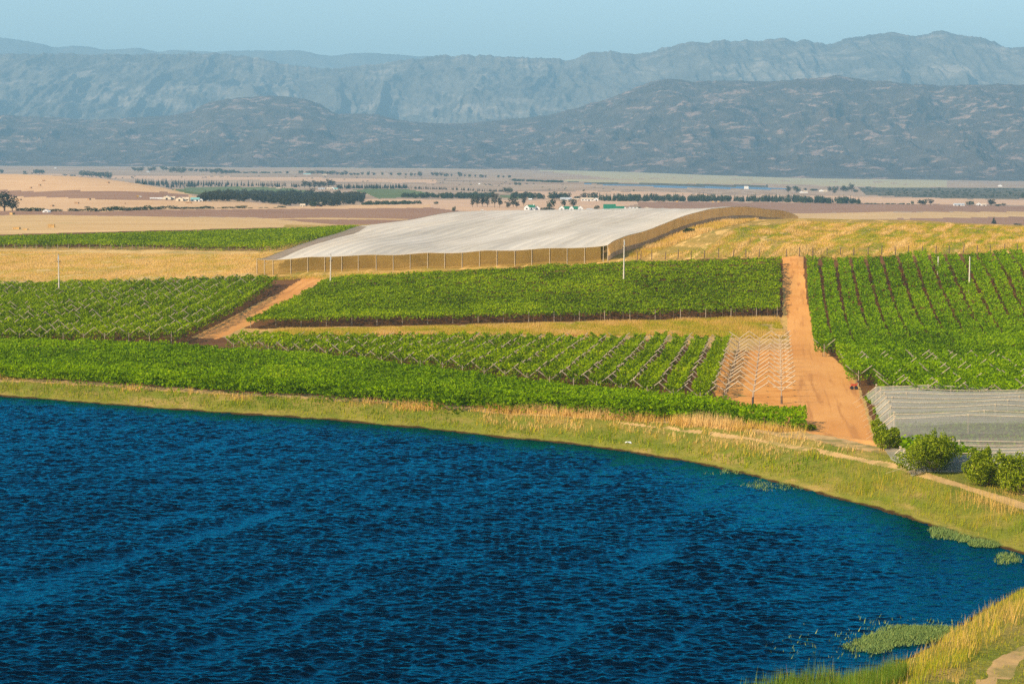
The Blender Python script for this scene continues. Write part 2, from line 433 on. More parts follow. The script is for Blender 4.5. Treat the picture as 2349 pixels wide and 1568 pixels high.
def tps_coords(X, Y):
    return 4.5 * X / Y, np.log(Y)
_pu, _pv = tps_coords(CPa[:, 0], CPa[:, 1])
def _kern(r2):
    return np.where(r2 > 1e-12, 0.5 * r2 * np.log(np.maximum(r2, 1e-12)), 0.0)
_n = len(_pu)
_K = _kern((_pu[:, None] - _pu) ** 2 + (_pv[:, None] - _pv) ** 2) + np.eye(_n) * 2e-4
_P = np.stack([np.ones(_n), _pu, _pv], 1)
_A = np.block([[_K, _P], [_P.T, np.zeros((3, 3))]])
_w = np.linalg.solve(_A, np.concatenate([CPa[:, 2], np.zeros(3)]))
def base_z(X, Y):
    X = np.asarray(X, float); Y = np.asarray(Y, float); sh = X.shape
    u, v = tps_coords(X.ravel(), Y.ravel())
    o = np.empty(u.size)
    for i in range(0, u.size, 200000):
        a, b = u[i:i + 200000], v[i:i + 200000]
        k = _kern((a[:, None] - _pu) ** 2 + (b[:, None] - _pv) ** 2)
        o[i:i + 200000] = k @ _w[:_n] + _w[_n] + a * _w[_n + 1] + b * _w[_n + 2]
    return o.reshape(sh)

# shoreline of the dam (water level z = 0)
SHORE_PX = [(-900, 884), (-300, 896), (0, 906), (200, 920), (400, 937), (620, 951), (850, 968), (1020, 985), (1174, 1003), (1310, 1016), (1440, 1032), (1600, 1060), (1720, 1086),
            (1840, 1118), (1980, 1155), (2100, 1190), (2190, 1216), (2260, 1240), (2349, 1266), (2400, 1288), (2412, 1318), (2349, 1346), (2310, 1369), (2256, 1408),
            (2229, 1432), (2153, 1480), (2087, 1510), (2033, 1541), (1990, 1572), (1900, 1625), (1760, 1690), (1560, 1770)]
SHORE = [pt_z(x, y, 0)[:2] for x, y in SHORE_PX] + [(0.0, 76.0), (-60.0, 74.0), (-150.0, 90.0), (-260.0, 140.0)]
SH = np.array(SHORE)
def shore_dist(X, Y):
    X = np.asarray(X, float).ravel(); Y = np.asarray(Y, float).ravel()
    d2 = np.full(X.shape, 1e12)
    n = len(SH)
    for i in range(n):
        ax, ay = SH[i]; bx, by = SH[(i + 1) % n]
        dx, dy = bx - ax, by - ay
        t = np.clip(((X - ax) * dx + (Y - ay) * dy) / (dx * dx + dy * dy), 0, 1)
        d2 = np.minimum(d2, (X - ax - t * dx) ** 2 + (Y - ay - t * dy) ** 2)
    s = np.sqrt(d2)
    ins = inside(X, Y, SHORE)
    return np.where(ins, -s, s)

def bank_params(X, Y):
    hb = np.interp(X, [-90, 0, 25, 42], [0.9, 1.45, 2.3, 2.6])
    wb = np.interp(X, [-90, 0, 25, 42], [3.4, 4.2, 6.5, 7.5])
    near = sstep(172, 150, Y)
    return hb * (1 - near) + 1.3 * near, wb * (1 - near) + 4.0 * near

def land_z(X, Y):
    X = np.asarray(X, float); Y = np.asarray(Y, float); sh = X.shape
    X = X.ravel(); Y = Y.ravel()
    z = base_z(X, Y)
    z = z + np.where(Y < 700, 0.18 * (fbm(X / 9, Y / 14, 3, 3) - .5), 0)
    m = (Y < 420) & (np.abs(X) < 420)
    if m.any():
        x, y = X[m], Y[m]
        s = shore_dist(x, y) + 0.9 * (fbm(x / 2.2, y / 3.5, 21, 3) - .5) + 0.6 * (fbm(x / 9, y / 14, 22, 2) - .5)
        hb, wb = bank_params(x, y)
        prof = hb * np.clip(s / wb, 0, 1) ** 0.85
        prof = prof + 0.25 * (fbm(x / 1.6, y / 2.4, 8, 3) - .5) * sstep(0.3, 1.5, s)
        near = sstep(172, 150, y)
        w = sstep(wb + 3.6, wb + 9.5, s)
        zz = np.where(s < 0, np.maximum(-1.6, 0.35 * s), prof * (1 - w) + z[m] * w)
        z[m] = zz
    return z.reshape(sh)

# ------------------------------------------------------------------ the ground grid (world columns of constant X/Y, rows even in 1/Y)
UC = np.concatenate([np.linspace(-.42, -.262, 40)[:-1], np.linspace(-.262, .262, 1080), np.linspace(.262, .42, 40)[1:]])
YR = np.concatenate([np.linspace(30, 100, 26)[:-1], 1 / np.linspace(1 / 100., 1 / 9000., 960)])
GX = UC[None, :] * YR[:, None]
GY = np.repeat(YR[:, None], len(UC), 1)
GZ = land_z(GX, GY)
NR, NC = GX.shape
_invY = 1 / YR
def hz(X, Y):
    """height of the ground mesh (bilinear)"""
    X = np.asarray(X, float); Y = np.asarray(Y, float)
    c = np.interp(X / Y, UC, np.arange(NC)); r = np.interp(-1 / Y, -_invY, np.arange(NR))
    i = np.clip(c.astype(int), 0, NC - 2); j = np.clip(r.astype(int), 0, NR - 2)
    fx = c - i; fy = r - j
    return (GZ[j, i] * (1 - fx) + GZ[j, i + 1] * fx) * (1 - fy) + (GZ[j + 1, i] * (1 - fx) + GZ[j + 1, i + 1] * fx) * fy

_T = np.exp(np.linspace(math.log(90), math.log(8900), 6000))
def hit(px, py, zoff=0.0, dmin=0.0, dmax=1e9):
    """first place where the sight line through a picture point meets the ground raised by zoff"""
    a, b, c = ray(px, py)
    Y = _T[(_T > dmin) & (_T < dmax)]; X = a / b * Y; Z = CAMZ + c / b * Y
    g = hz(X, Y) + zoff
    k = np.argmax(Z <= g)
    if Z[k] > g[k]: k = int(np.argmin(Z - g)); return float(X[k]), float(Y[k]), float(g[k] - zoff)
    if k == 0: return float(X[0]), float(Y[0]), float(g[0] - zoff)
    d0 = Z[k - 1] - g[k - 1]; d1 = Z[k] - g[k]
    t = d0 / (d0 - d1)
    x = X[k - 1] + t * (X[k] - X[k - 1]); y = Y[k - 1] + t * (Y[k] - Y[k - 1])
    return float(x), float(y), float(hz(x, y))

def W(pts, zoff=0.0, **k):
    return np.array([hit(x, y, zoff, **k)[:2] for x, y in pts])

z1 = lambda L: [(0.25 * x, 345.4 + 0.25 * y) for x, y in L]
z2 = lambda L: [(587.3 + 0.25 * x, 345.4 + 0.25 * y) for x, y in L]
z3 = lambda L: [(1174.5 + 0.25 * x, 345.4 + 0.25 * y) for x, y in L]
z4 = lambda L: [(1761.8 + 0.25 * x, 345.4 + 0.25 * y) for x, y in L]

# ------------------------------------------------------------------ regions of the ground
fcx = 0.25 * (GX[:-1, :-1] + GX[1:, :-1] + GX[:-1, 1:] + GX[1:, 1:])
fcy = 0.25 * (GY[:-1, :-1] + GY[1:, :-1] + GY[:-1, 1:] + GY[1:, 1:])
fcz = 0.25 * (GZ[:-1, :-1] + GZ[1:, :-1] + GZ[:-1, 1:] + GZ[1:, 1:])
PX, PY = project(fcx, fcy, fcz)
jit = (fbm(fcx / 1.3, fcy / 4, 31, 3) - .5)
PXj = PX + jit * np.where(fcy < 600, 9, 5)
PYj = PY + (fbm(fcx / 3 / (1 + fcy / 500), fcy / 9 / (1 + fcy / 500), 33, 3) - .5) * np.where(fcy < 600, 5, 2)
REG = np.zeros(PX.shape, int)
REGN = ['ground']
def region(name):
    REGN.append(name); return len(REGN) - 1
def paint(name, poly, y0=0, y1=1e9, soft=True):
    i = REGN.index(name) if name in REGN else region(name)
    a, b = (PXj, PYj) if soft else (PX, PY)
    m = inside(a, b, poly) & (fcy > y0) & (fcy < y1)
    REG[m] = i
L, R_ = -900, 3300
# far plain, back to front
paint('distant_plain', [(L, 300), (R_, 300), (R_, 560), (L, 560)], 620)
paint('foot_slope', z3([(-2400, 150), (100, 165), (1000, 265), (1700, 245), (2349, 275), (2700, 280), (3400, 290), (3990, 340), (3990, 200), (0, 100), (-2400, 100)]), 3500)
paint('foot_slope', z3([(480, 262), (1100, 268), (1700, 246), (2349, 276), (2680, 282), (3270, 288), (3990, 335), (3500, 340), (2680, 315), (2349, 305), (1500, 302), (480, 282)]), 3000)
paint('pale_field', z1([(300, 215), (1300, 232), (2349, 240), (4000, 262), (4000, 300), (2349, 272), (1030, 262), (300, 240)]), 2500)
paint('pale_field', z3([(0, 375), (560, 372), (1350, 380), (2100, 412), (2349, 405), (3500, 430), (4800, 455), (4800, 500), (3600, 490), (2349, 475), (1150, 470), (0, 440)]), 1500)
paint('green_field', z1([(1560, 352), (1900, 335), (2349, 332), (2640, 345), (2960, 385), (2349, 420), (1750, 400)]), 1500)
paint('green_field', z2([(860, 356), (1380, 352), (1620, 395), (1500, 425), (1130, 440), (1000, 390)]), 1500)
paint('green_field', z2([(2200, 415), (2349, 408), (2480, 430), (2340, 445)]), 1500)
paint('scrub_land', z4([(820, 335), (2349, 346), (3300, 350), (3300, 450), (2349, 440), (1500, 436), (900, 405)]), 1500)
paint('scrub_land', z3([(460, 283), (1000, 298), (2349, 318), (2349, 338), (1500, 325), (900, 312)]), 1800)
paint('reservoir', z3([(620, 303), (1000, 312), (1600, 328), (2349, 336), (2540, 342), (2500, 358), (2200, 354), (1600, 343), (900, 320)]), 1500, soft=False)
paint('pale_field', z2([(990, 446), (2349, 452), (3400, 462), (3620, 476), (3250, 528), (2349, 562), (1900, 560), (1580, 520), (1000, 500)]), 1000)
paint('golden_slope', z1([(-3600, 190), (0, 214), (240, 218), (700, 240), (1000, 265), (1250, 300), (1500, 342), (1720, 392), (1760, 415), (2349, 478), (2640, 505), (2349, 545), (-3600, 620)]), 950, 2600)
paint('ploughed_field', z1([(-3600, 330), (0, 360), (430, 378), (640, 364), (1000, 374), (1500, 380), (1730, 404), (1740, 455), (1400, 456), (1000, 450), (600, 432), (0, 418), (-3600, 400)]), 950, 2600)
paint('golden_slope', z2([(0, 530), (290, 512), (900, 500), (1600, 498), (1600, 530), (600, 538), (0, 548)]), 900)
paint('ploughed_field', z1([(-3600, 560), (140, 556), (560, 556), (950, 562), (1300, 545), (2349, 538), (3350, 530), (3950, 524), (4400, 570), (4700, 620), (3300, 700), (2349, 612), (1000, 600), (450, 590), (-3600, 590)]), 700, 2200)
paint('stubble_field', z1([(-3600, 600), (0, 592), (450, 590), (1000, 602), (2349, 616), (3230, 690), (3230, 760), (2349, 830), (-3600, 860)]), 640, 1400)
paint('stubble_field', z2([(0, 622), (700, 616), (1400, 626), (1380, 634), (600, 630), (0, 630)]), 700, 2000)
paint('ploughed_field', z3([(1150, 471), (2349, 476), (3500, 490), (4800, 510), (4800, 560), (3400, 563), (2530, 578), (2349, 545), (1170, 545)]), 1000)
paint('stubble_field', z4([(0, 590), (180, 578), (900, 566), (2349, 560), (4000, 555), (4000, 602), (2349, 606), (900, 631), (0, 640)]), 900)
paint('ploughed_field', z4([(850, 631), (2349, 606), (4000, 602), (4000, 700), (850, 700)]), 700)
# near fields
paint('dry_grass', [(L, 300), (R_, 300), (R_, 2600), (L, 2600)], 0, 640)
paint('dry_field', [(L, 575), (0, 572), (640, 575), (720, 560), (760, 590), (600, 628), (520, 645), (0, 652), (L, 660)], 400, 800)
paint('vineyard_soil', [(L, 562), (0, 566), (300, 566), (640, 572), (760, 545), (860, 518), (700, 520), (0, 538), (L, 540)], 520, 1000)
paint('hill_stubble', [(1330, 625), (1395, 606), (1788, 594), (1845, 592), (2349, 582), (R_, 570), (R_, 470), (1000, 470)], 380, 800)
paint('hill_stubble', [(580, 633), (1395, 606), (1395, 470), (700, 470), (580, 590)], 400, 900)
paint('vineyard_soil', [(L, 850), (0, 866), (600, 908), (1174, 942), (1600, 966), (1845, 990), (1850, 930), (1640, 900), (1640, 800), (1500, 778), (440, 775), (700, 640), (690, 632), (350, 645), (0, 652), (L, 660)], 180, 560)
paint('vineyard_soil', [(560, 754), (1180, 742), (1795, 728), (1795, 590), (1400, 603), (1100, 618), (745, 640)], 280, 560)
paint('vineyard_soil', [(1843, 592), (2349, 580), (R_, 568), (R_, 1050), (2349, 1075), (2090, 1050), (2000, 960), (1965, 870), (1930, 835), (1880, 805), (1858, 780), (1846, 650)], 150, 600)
paint('bare_soil', [(1648, 815), (1700, 803), (1812, 800), (1835, 950), (1850, 985), (1640, 930)], 150, 450)
paint('dirt_track', [(742, 636), (700, 634), (680, 645), (610, 690), (540, 725), (455, 768), (452, 777), (500, 778), (575, 745), (640, 700), (700, 664), (745, 642)], 250, 560)
paint('dirt_road', [(1795, 590), (1842, 590), (1847, 640), (1852, 690), (1864, 740), (1884, 800), (1925, 830), (1966, 885), (1990, 955), (2000, 1000), (2030, 1060), (1890, 1060), (1870, 1010), (1845, 985), (1838, 945), (1822, 890), (1812, 840), (1811, 790), (1808, 740), (1801, 690), (1795, 640)], 150, 600)
# the bank round the dam
mb = (fcy < 420) & (np.abs(fcx) < 420)
S = np.full(PX.shape, 1e3); S[mb] = shore_dist(fcx[mb], fcy[mb])
Sj = S + 0.9 * (fbm(fcx / 2.2, fcy / 3.5, 21, 3) - .5) + 0.6 * (fbm(fcx / 9, fcy / 14, 22, 2) - .5)
HB, WB = bank_params(fcx, fcy)
nearside = (fcy < 172)
ib = region('grass_bank'); ip = region('bank_path')
REG[mb & (Sj < WB + .2)] = ib
pj = Sj + 1.0 * (fbm(fcx / 3, fcy / 5, 44, 3) - .5)
REG[mb & (pj >= WB + .2) & (pj < WB + 2.8) & (fcy > 152) & ((fcx < 27) | (fbm(fcx / 5, fcy / 6, 46, 2) > .28))] = ip
REG[mb & nearside & (fcx > 0) & (Sj >= WB + .2) & (Sj < WB + 14)] = ib
TRX = [1180, 1500, 1700, 1900, 2050, 2200, 2349, 2800]; TRY = [946, 976, 1003, 1038, 1068, 1112, 1162, 1330]
def track(px, py, x, y, grow=0.0):
    c = np.interp(px, TRX, TRY); wd = np.interp(px, [1400, 1900, 2349], [3, 4.2, 6]) * (.35 + 1.3 * fbm(x / 2.6, y / 4, 48, 2)) + grow
    return (px > 1420) & (np.abs(py + 5 * (fbm(x / 3, y / 5, 44, 3) - .5) - c) < wd) & (fbm(x / 3.5, y / 5, 47, 3) > .36) & (y > 140) & (y < 300)
REG[mb & (Sj > 1) & track(PX, PY, fcx, fcy)] = ip
twin = (fcy < 150) & (np.abs(pj - WB - 2.6) < .55) | (np.abs(pj - WB - 4.7) < .5)
REG[mb & nearside & (fcx > 0) & twin] = ip

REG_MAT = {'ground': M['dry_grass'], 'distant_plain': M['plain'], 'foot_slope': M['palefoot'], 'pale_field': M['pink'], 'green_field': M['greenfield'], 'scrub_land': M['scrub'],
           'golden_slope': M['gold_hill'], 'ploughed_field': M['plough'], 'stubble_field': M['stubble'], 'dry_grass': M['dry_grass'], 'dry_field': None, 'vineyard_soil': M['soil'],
           'hill_stubble': M['hill'], 'bare_soil': None, 'dirt_track': M['road'], 'dirt_road': M['road'], 'pond_floor': M['pond_floor'], 'muddy_shore': M['mud'],
           'grass_bank': M['bank'], 'bank_path': M['path'], 'reservoir': None}
M['field'] = soil('dry_field_grass', [((0.60, 0.40, 0.15), (0.25, 0.06, 1), 0, 6, 0.4, 0.65), ((0.27, 0.24, 0.07), (0.04, 0.035, 1), 0, 6, 0.54, 0.75)], (0.48, 0.31, 0.10), bump=((1.5, 0.8, 2), 0.8, 0.3))
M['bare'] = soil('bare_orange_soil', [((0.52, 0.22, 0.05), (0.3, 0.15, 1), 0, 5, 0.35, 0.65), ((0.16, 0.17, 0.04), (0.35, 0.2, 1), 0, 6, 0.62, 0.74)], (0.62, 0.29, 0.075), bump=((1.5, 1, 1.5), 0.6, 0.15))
M['blue_water'] = plain('far_water', (0.03, 0.085, 0.15), 0.3, 0.05, 0.002, 0.5)
REG_MAT['dry_field'] = M['field']; REG_MAT['bare_soil'] = M['bare']; REG_MAT['reservoir'] = M['blue_water']
REG_LAB = {'ground': 'dry ground around the dam', 'distant_plain': 'brown and tan plain reaching to the foot of the mountains', 'foot_slope': 'pale strip of land at the foot of the dark hills',
           'pale_field': 'pale pinkish stubble fields on the plain', 'green_field': 'green irrigated fields beside the far pine rows', 'scrub_land': 'dark scrub land on the far plain',
           'golden_slope': 'golden grain slope behind the bushes', 'ploughed_field': 'brown ploughed fields on the plain', 'stubble_field': 'yellow stubble fields with straw stacks',
           'dry_grass': 'dry grass strip between the vineyard blocks', 'dry_field': 'dry yellow field behind the vineyard with exposed chevron beams', 'vineyard_soil': 'orange soil under the vines, coloured dark for their shade',
           'hill_stubble': 'grassy yellow hill with stubble lines behind the wire fence', 'bare_soil': 'orange soil under the bare trellis', 'dirt_track': 'narrow orange track between two vineyard blocks',
           'dirt_road': 'wide orange dirt road running up the hill', 'pond_floor': 'floor of the dam under the water', 'muddy_shore': 'dark muddy edge of the dam',
           'grass_bank': 'green grassy bank of the dam', 'bank_path': 'pale dirt path along the top of the bank', 'reservoir': 'thin strip of blue water on the far plain'}
idx = np.arange(NR * NC).reshape(NR, NC)
QALL = np.stack([idx[:-1, :-1], idx[:-1, 1:], idx[1:, 1:], idx[1:, :-1]], -1)
VALL = np.stack([GX, GY, GZ], -1).reshape(-1, 3)
for i, nm in enumerate(REGN):
    m = REG == i
    if not m.any(): continue
    q = QALL[m]
    used, inv = np.unique(q, return_inverse=True)
    o = obj_np(nm, VALL[used], inv.reshape(-1, 4), REG_MAT[nm], smooth=True)
    tag(o, REG_LAB[nm], nm.replace('_', ' '), kind='structure')

# ------------------------------------------------------------------ water of the dam: real wind waves on a fine sheet
wus = np.arange(-.29, .28, .00095)
wys = [72.0]
while wys[-1] < 335: wys.append(wys[-1] * 1.00065)
wys = np.array(wys)
wx = wus[None, :] * wys[:, None]; wyy = np.repeat(wys[:, None], len(wus), 1)
def wave_h(x, y):
    warp = .9 * (fbm(x / 5, y / 5, 901, 2) - .5)
    a = vnoise(x / .55 + warp, y / .23 + .12 * x / .55, 903)
    a2 = vnoise(x / .85 - warp, y / .36 - .10 * x / .85, 904)
    b = vnoise(x / .34 + warp, y / .17 - .15 * x / .34, 905)
    c = vnoise(x / 3.4, y / 1.9 + .2 * x / 5, 907)
    grp = fbm(x / 3.6, y / 2.6, 911, 2)                                      # wave groups
    gust = fbm((x * .93 - y * .36) / 2.6, (x * .36 + y * .93) / 22, 909, 4)    # lanes of smoother water along the wind
    k = (1.40 - .80 * sstep(.52, .74, gust) * (.45 + .65 * sstep(.40, .58, fbm(x / 16, y / 22, 915, 2)))) * (.62 + .8 * grp)
    calm = sstep(0, 9 + 22 * sstep(5, 32, x), -SDW)
    return k * (.30 + .70 * calm) * (.098 * a + .100 * a2 + .055 * b + .03 * c)
SDW = shore_dist(wx, wyy).reshape(wx.shape)
wz = wave_h(wx, wyy); wz = wz - .14
ws = .5 * (SDW[:-1, :-1] + SDW[1:, 1:])
wi = np.arange(wx.size).reshape(wx.shape)
wq = np.stack([wi[:-1, :-1], wi[:-1, 1:], wi[1:, 1:], wi[1:, :-1]], -1)[ws < 1.3]
wv = np.stack([wx, wyy, wz], -1).reshape(-1, 3)
used, inv = np.unique(wq, return_inverse=True)
def water_material():
    m, nt, out = _nodes('dam_water')
    b = _noise(nt, _coords(nt, (3.0, 6.0, 1), -0.1), 1.0, 2.0, 0.6)
    bp = nt.nodes.new('ShaderNodeBump'); bp.inputs['Distance'].default_value = 0.05; bp.inputs['Strength'].default_value = 1.0
    nt.links.new(b, bp.inputs['Height'])
    df = nt.nodes.new('ShaderNodeBsdfDiffuse'); df.inputs['Color'].default_value = (0.0002, 0.002, 0.006, 1)
    gl = nt.nodes.new('ShaderNodeBsdfGlossy'); gl.inputs['Color'].default_value = (0.005, 0.66, 0.96, 1); gl.inputs['Roughness'].default_value = 0.07
    fr = nt.nodes.new('ShaderNodeFresnel'); fr.inputs['IOR'].default_value = 1.33
    for n in (df, gl, fr): nt.links.new(bp.outputs['Normal'], n.inputs['Normal'])
    mx = nt.nodes.new('ShaderNodeMixShader')
    nt.links.new(fr.outputs[0], mx.inputs[0]); nt.links.new(df.outputs[0], mx.inputs[1]); nt.links.new(gl.outputs[0], mx.inputs[2])
    nt.links.new(mx.outputs[0], out.inputs['Surface'])
    return m
M['water'] = water_material()
o = obj_np('water', wv[used], inv.reshape(-1, 4), M['water'], smooth=True)
tag(o, 'deep blue rippled water of the farm dam', 'water', kind='structure')
# ------------------------------------------------------------------ vines
def leaf_quads(P, N, size, bias=0.9, aspect=0.75):
    n = len(P)
    nr = rng.normal(size=(n, 3)); nr /= np.linalg.norm(nr, axis=1)[:, None]
    nr = nr + bias * N; nr /= np.linalg.norm(nr, axis=1)[:, None]
    r = rng.normal(size=(n, 3)); t = np.cross(nr, r); t /= np.linalg.norm(t, axis=1)[:, None]
    b = np.cross(nr, t)
    s = (size * rng.uniform(.7, 1.3, n))[:, None] * 0.5
    V = np.stack([P - t * s, P - b * s * aspect, P + t * s, P + b * s * aspect], 1).reshape(-1, 3)
    return V, np.arange(4 * n).reshape(n, 4)

UP = np.array([0, 0, 1.0])
def frame_mesh(name, half, low, top, mat, post=True, w=0.12):
    b = MB()
    if post: b.bar((0, 0, -.1), (0, 0, low + .1), .11)
    b.bar((0, 0, low), (half + .12, 0, top + .06), w, sides=4); b.bar((0, .1, low), (-half - .12, .1, top + .06), w, sides=4)
    return b.mesh(name, mat)
FRAME = frame_mesh('trellis_frame', 1.5, 1.35, 2.58, M['wood'], False, 0.115)
POSTM = MB().bar((0, 0, -.1), (0, 0, 1.9), .13, .11).mesh('post', M['wood'])
STEMM = MB().bar((0, 0, -.1), (.05, .03, .8), .08, .06).bar((.05, .03, .8), (-.06, 0, 1.5), .06, .045).mesh('stem', M['bark'])

def child(name, mesh, parent, wloc, rotz=0.0, scale=None):
    o = bpy.data.objects.new(name, mesh); link(o, parent)
    o.location = np.asarray(wloc) - np.array(parent.location)
    o.rotation_euler = (0, 0, rotz)
    if scale is not None: o.scale = scale
    return o

def block_rows(name, R, aref, spacing, n, front, back, label_of, group, half, zc, ze, gapn, frame_p, step, dens, mat, seed, sgn=1, frame_fn=None, size_k=1.0, end_skirt=True, low=1.35, top=2.45):
    R = np.array(R) / np.linalg.norm(R); N = np.array([R[1], -R[0]])
    def ab(poly): return poly @ N, poly @ R
    fa, fb = ab(front); ba, bb = ab(back)
    i1 = np.argsort(fa); i2 = np.argsort(ba); fa, fb, ba, bb = fa[i1], fb[i1], ba[i2], bb[i2]
    rz = math.atan2(-R[0], R[1])
    for i in range(n):
        a = aref + sgn * spacing * i
        b0 = np.interp(a, fa, fb) + rng.uniform(-.8, .8); b1 = np.interp(a, ba, bb) + rng.uniform(-.8, .8)
        Ln = b1 - b0
        if Ln < 6: continue
        org = N * a + R * b0
        dist = np.linalg.norm(org + R * Ln * .4)
        sz = (0.205 + 0.0004 * dist) * size_k
        cnt = int(Ln * 2 * half * dens / (sz * sz))
        s = rng.uniform(-.4, Ln + .4, cnt); t = rng.uniform(-1, 1, cnt)
        t = np.sign(t) * np.abs(t) ** 0.85
        wid = half * (1 - gapn(s + b0, a) * np.clip(.4 + vnoise(s / 1.7, s * 0 + i * 7.1 + np.sign(t) * 3, seed), .2, 1.6))
        tl = t * wid + rng.normal(0, .05, cnt)
        P2 = org + np.outer(s, R) + np.outer(tl, N)
        lump = fbm(P2[:, 0] / 1.5, P2[:, 1] / 1.9, seed, 3) - .5
        big = fbm(P2[:, 0] / 9, P2[:, 1] / 15, seed + 7, 2) - .5
        h = zc + (ze - zc) * np.abs(tl) / half + 0.9 * lump + .5 * big + rng.normal(0, .07, cnt)
        under = rng.random(cnt) < .15
        h = np.where(under, h - rng.uniform(.15, .6, cnt), h)
        # leaves hanging along both edges of the row
        hang = rng.random(cnt) < .16
        tl = np.where(hang, np.sign(t) * wid * rng.uniform(.86, 1.02, cnt), tl)
        h = np.where(hang, h - rng.uniform(.1, 1.3, cnt), h)
        keep = (vnoise(P2[:, 0] / .9, P2[:, 1] / 1.4, seed + 3) > .12)
        if end_skirt:
            ns = int(2 * half * 26)
            s_ = rng.uniform(-.5, .25, ns); t_ = rng.uniform(-1, 1, ns) * half * .95
            hp = rng.uniform(.75, 1.9, ns)
            P2 = np.vstack([P2, org + np.outer(s_, R) + np.outer(t_, N)]); h = np.concatenate([h, hp]); tl = np.concatenate([tl, t_]); keep = np.concatenate([keep, np.ones(ns, bool)]); lump = np.concatenate([lump, np.zeros(ns)]); big = np.concatenate([big, np.zeros(ns)])
        P = np.column_stack([P2, hz(P2[:, 0], P2[:, 1]) + h])[keep]
        tl = tl[keep]
        nn = np.column_stack([-np.sign(tl)[:, None] * N * .35, np.ones(len(tl)) * .9])
        V, Q = leaf_quads(P, nn, np.full(len(P), sz))
        tint = np.clip(.45 + .55 * lump[keep] + .6 * big[keep] + rng.normal(0, .17, len(P)), 0, 1)
        loc = np.array([org[0], org[1], float(hz(org[0], org[1]))])
        e = empty('vine_row', loc, label_of(i), 'vine row', group)
        obj_np('foliage', V - loc, Q, mat, e, tint)
        for k in range(int(Ln / step) + 1):
            if k > 0 and rng.random() > (frame_fn(b0 + k * step) if frame_fn else frame_p): continue
            s0 = min(k * step + (rng.uniform(-.8, .8) if k else -0.1), Ln)
            p = org + R * s0
            if not (abs(p[0] / p[1]) < .30): continue
            o = child('trellis_frame', FRAME, e, (p[0], p[1], float(hz(p[0], p[1])) + rng.uniform(-.12, .16)), rz + rng.normal(0, .05))
            o.scale = (1, 1, 1)
        p = org - R * .35
        child('post', POSTM, e, (p[0], p[1], float(hz(p[0], p[1]))))
        for q in (-.25, .3):
            p = org + R * .2 + N * q
            child('stem', STEMM, e, (p[0], p[1], float(hz(p[0], p[1]))), rng.uniform(0, 6))

RD = (0.123, 0.992)
# --- rows of the block that ends at the bare trellis
fT = W([(380, 783), (430, 789), (840, 826), (1180, 868), (1400, 893), (1640, 920), (1760, 930)], 1.0)
bT = W([(380, 773), (430, 773), (1000, 771), (1640, 775), (1800, 777)], 2.0)
_R = np.array(RD) / np.linalg.norm(RD); _N = np.array([_R[1], -_R[0]])
aT = float(W([(1620, 916)], 1.0)[0] @ _N) - 0.6
def gapT(b, a): return np.interp(a, [aT - 42, aT - 22, aT - 14], [.15, .20, .33]) + 0.0 * b
block_rows('trellis_block', RD, aT, 3.1, 26, fT, bT, lambda i: 'vine row with beams, ' + ordinal(i) + ' leftwards from the bare trellis frames' if i else 'last leafy vine row, right beside the bare trellis frames',
           'vine rows running back from the dam beside the bare trellis', 1.38, 1.95, 2.62, gapT, 1.0, 7.2, 3.0, M['vine'], 101, -1)
# --- rows right of the road
fR = W([(1846, 640), (1860, 762), (1880, 796), (1930, 822), (1965, 862), (1995, 892), (2080, 905), (2349, 915), (2800, 930)], 1.0)
bR = W([(1843, 593), (2100, 586), (2349, 579), (2800, 570)], 1.6)
aR = float(W([(1872, 700)], 1.5)[0] @ _N)
def gapR(b, a): return np.interp(b, [255, 303, 325, 355, 380, 440], [.0, .0, .15, .22, .28, .32])
block_rows('road_block', RD, aR, 3.0, 27, fR, bR, lambda i: (ordinal(i) + ' dark-gapped vine row right of the wide dirt road') if i else 'vine row edging the right side of the wide dirt road',
           'vine rows on the slope right of the dirt road', 1.50, 1.85, 2.25, gapR, 0.0, 7.0, 3.0, M['vine_deep'], 131, 1, lambda b: .45 if b < 300 else 0.0)
# --- block with chevron beams on the left
fL = W([(-700, 780), (0, 778), (200, 777), (400, 772), (430, 768)], 1.0)
bL = W([(-700, 660), (0, 650), (350, 643), (690, 631)], 1.8)
RL = (0.017, 1.0)
_RL = np.array(RL) / np.linalg.norm(RL); _NL = np.array([_RL[1], -_RL[0]])
aL = float(W([(405, 775)], 1.0)[0] @ _NL) - 1.0
block_rows('chevron_block', RL, aL, 3.0, 25, fL, bL, lambda i: ('vine row with weathered chevron beams, ' + ordinal(i) + ' row left of the narrow dirt track') if i else 'vine row shading the left edge of the narrow dirt track',
           'vine rows with exposed chevron beams left of the track', 1.42, 1.62, 2.28, lambda b, a: .08 + 0 * b, .5, 6.2, 2.8, M['vine'], 151, -1)

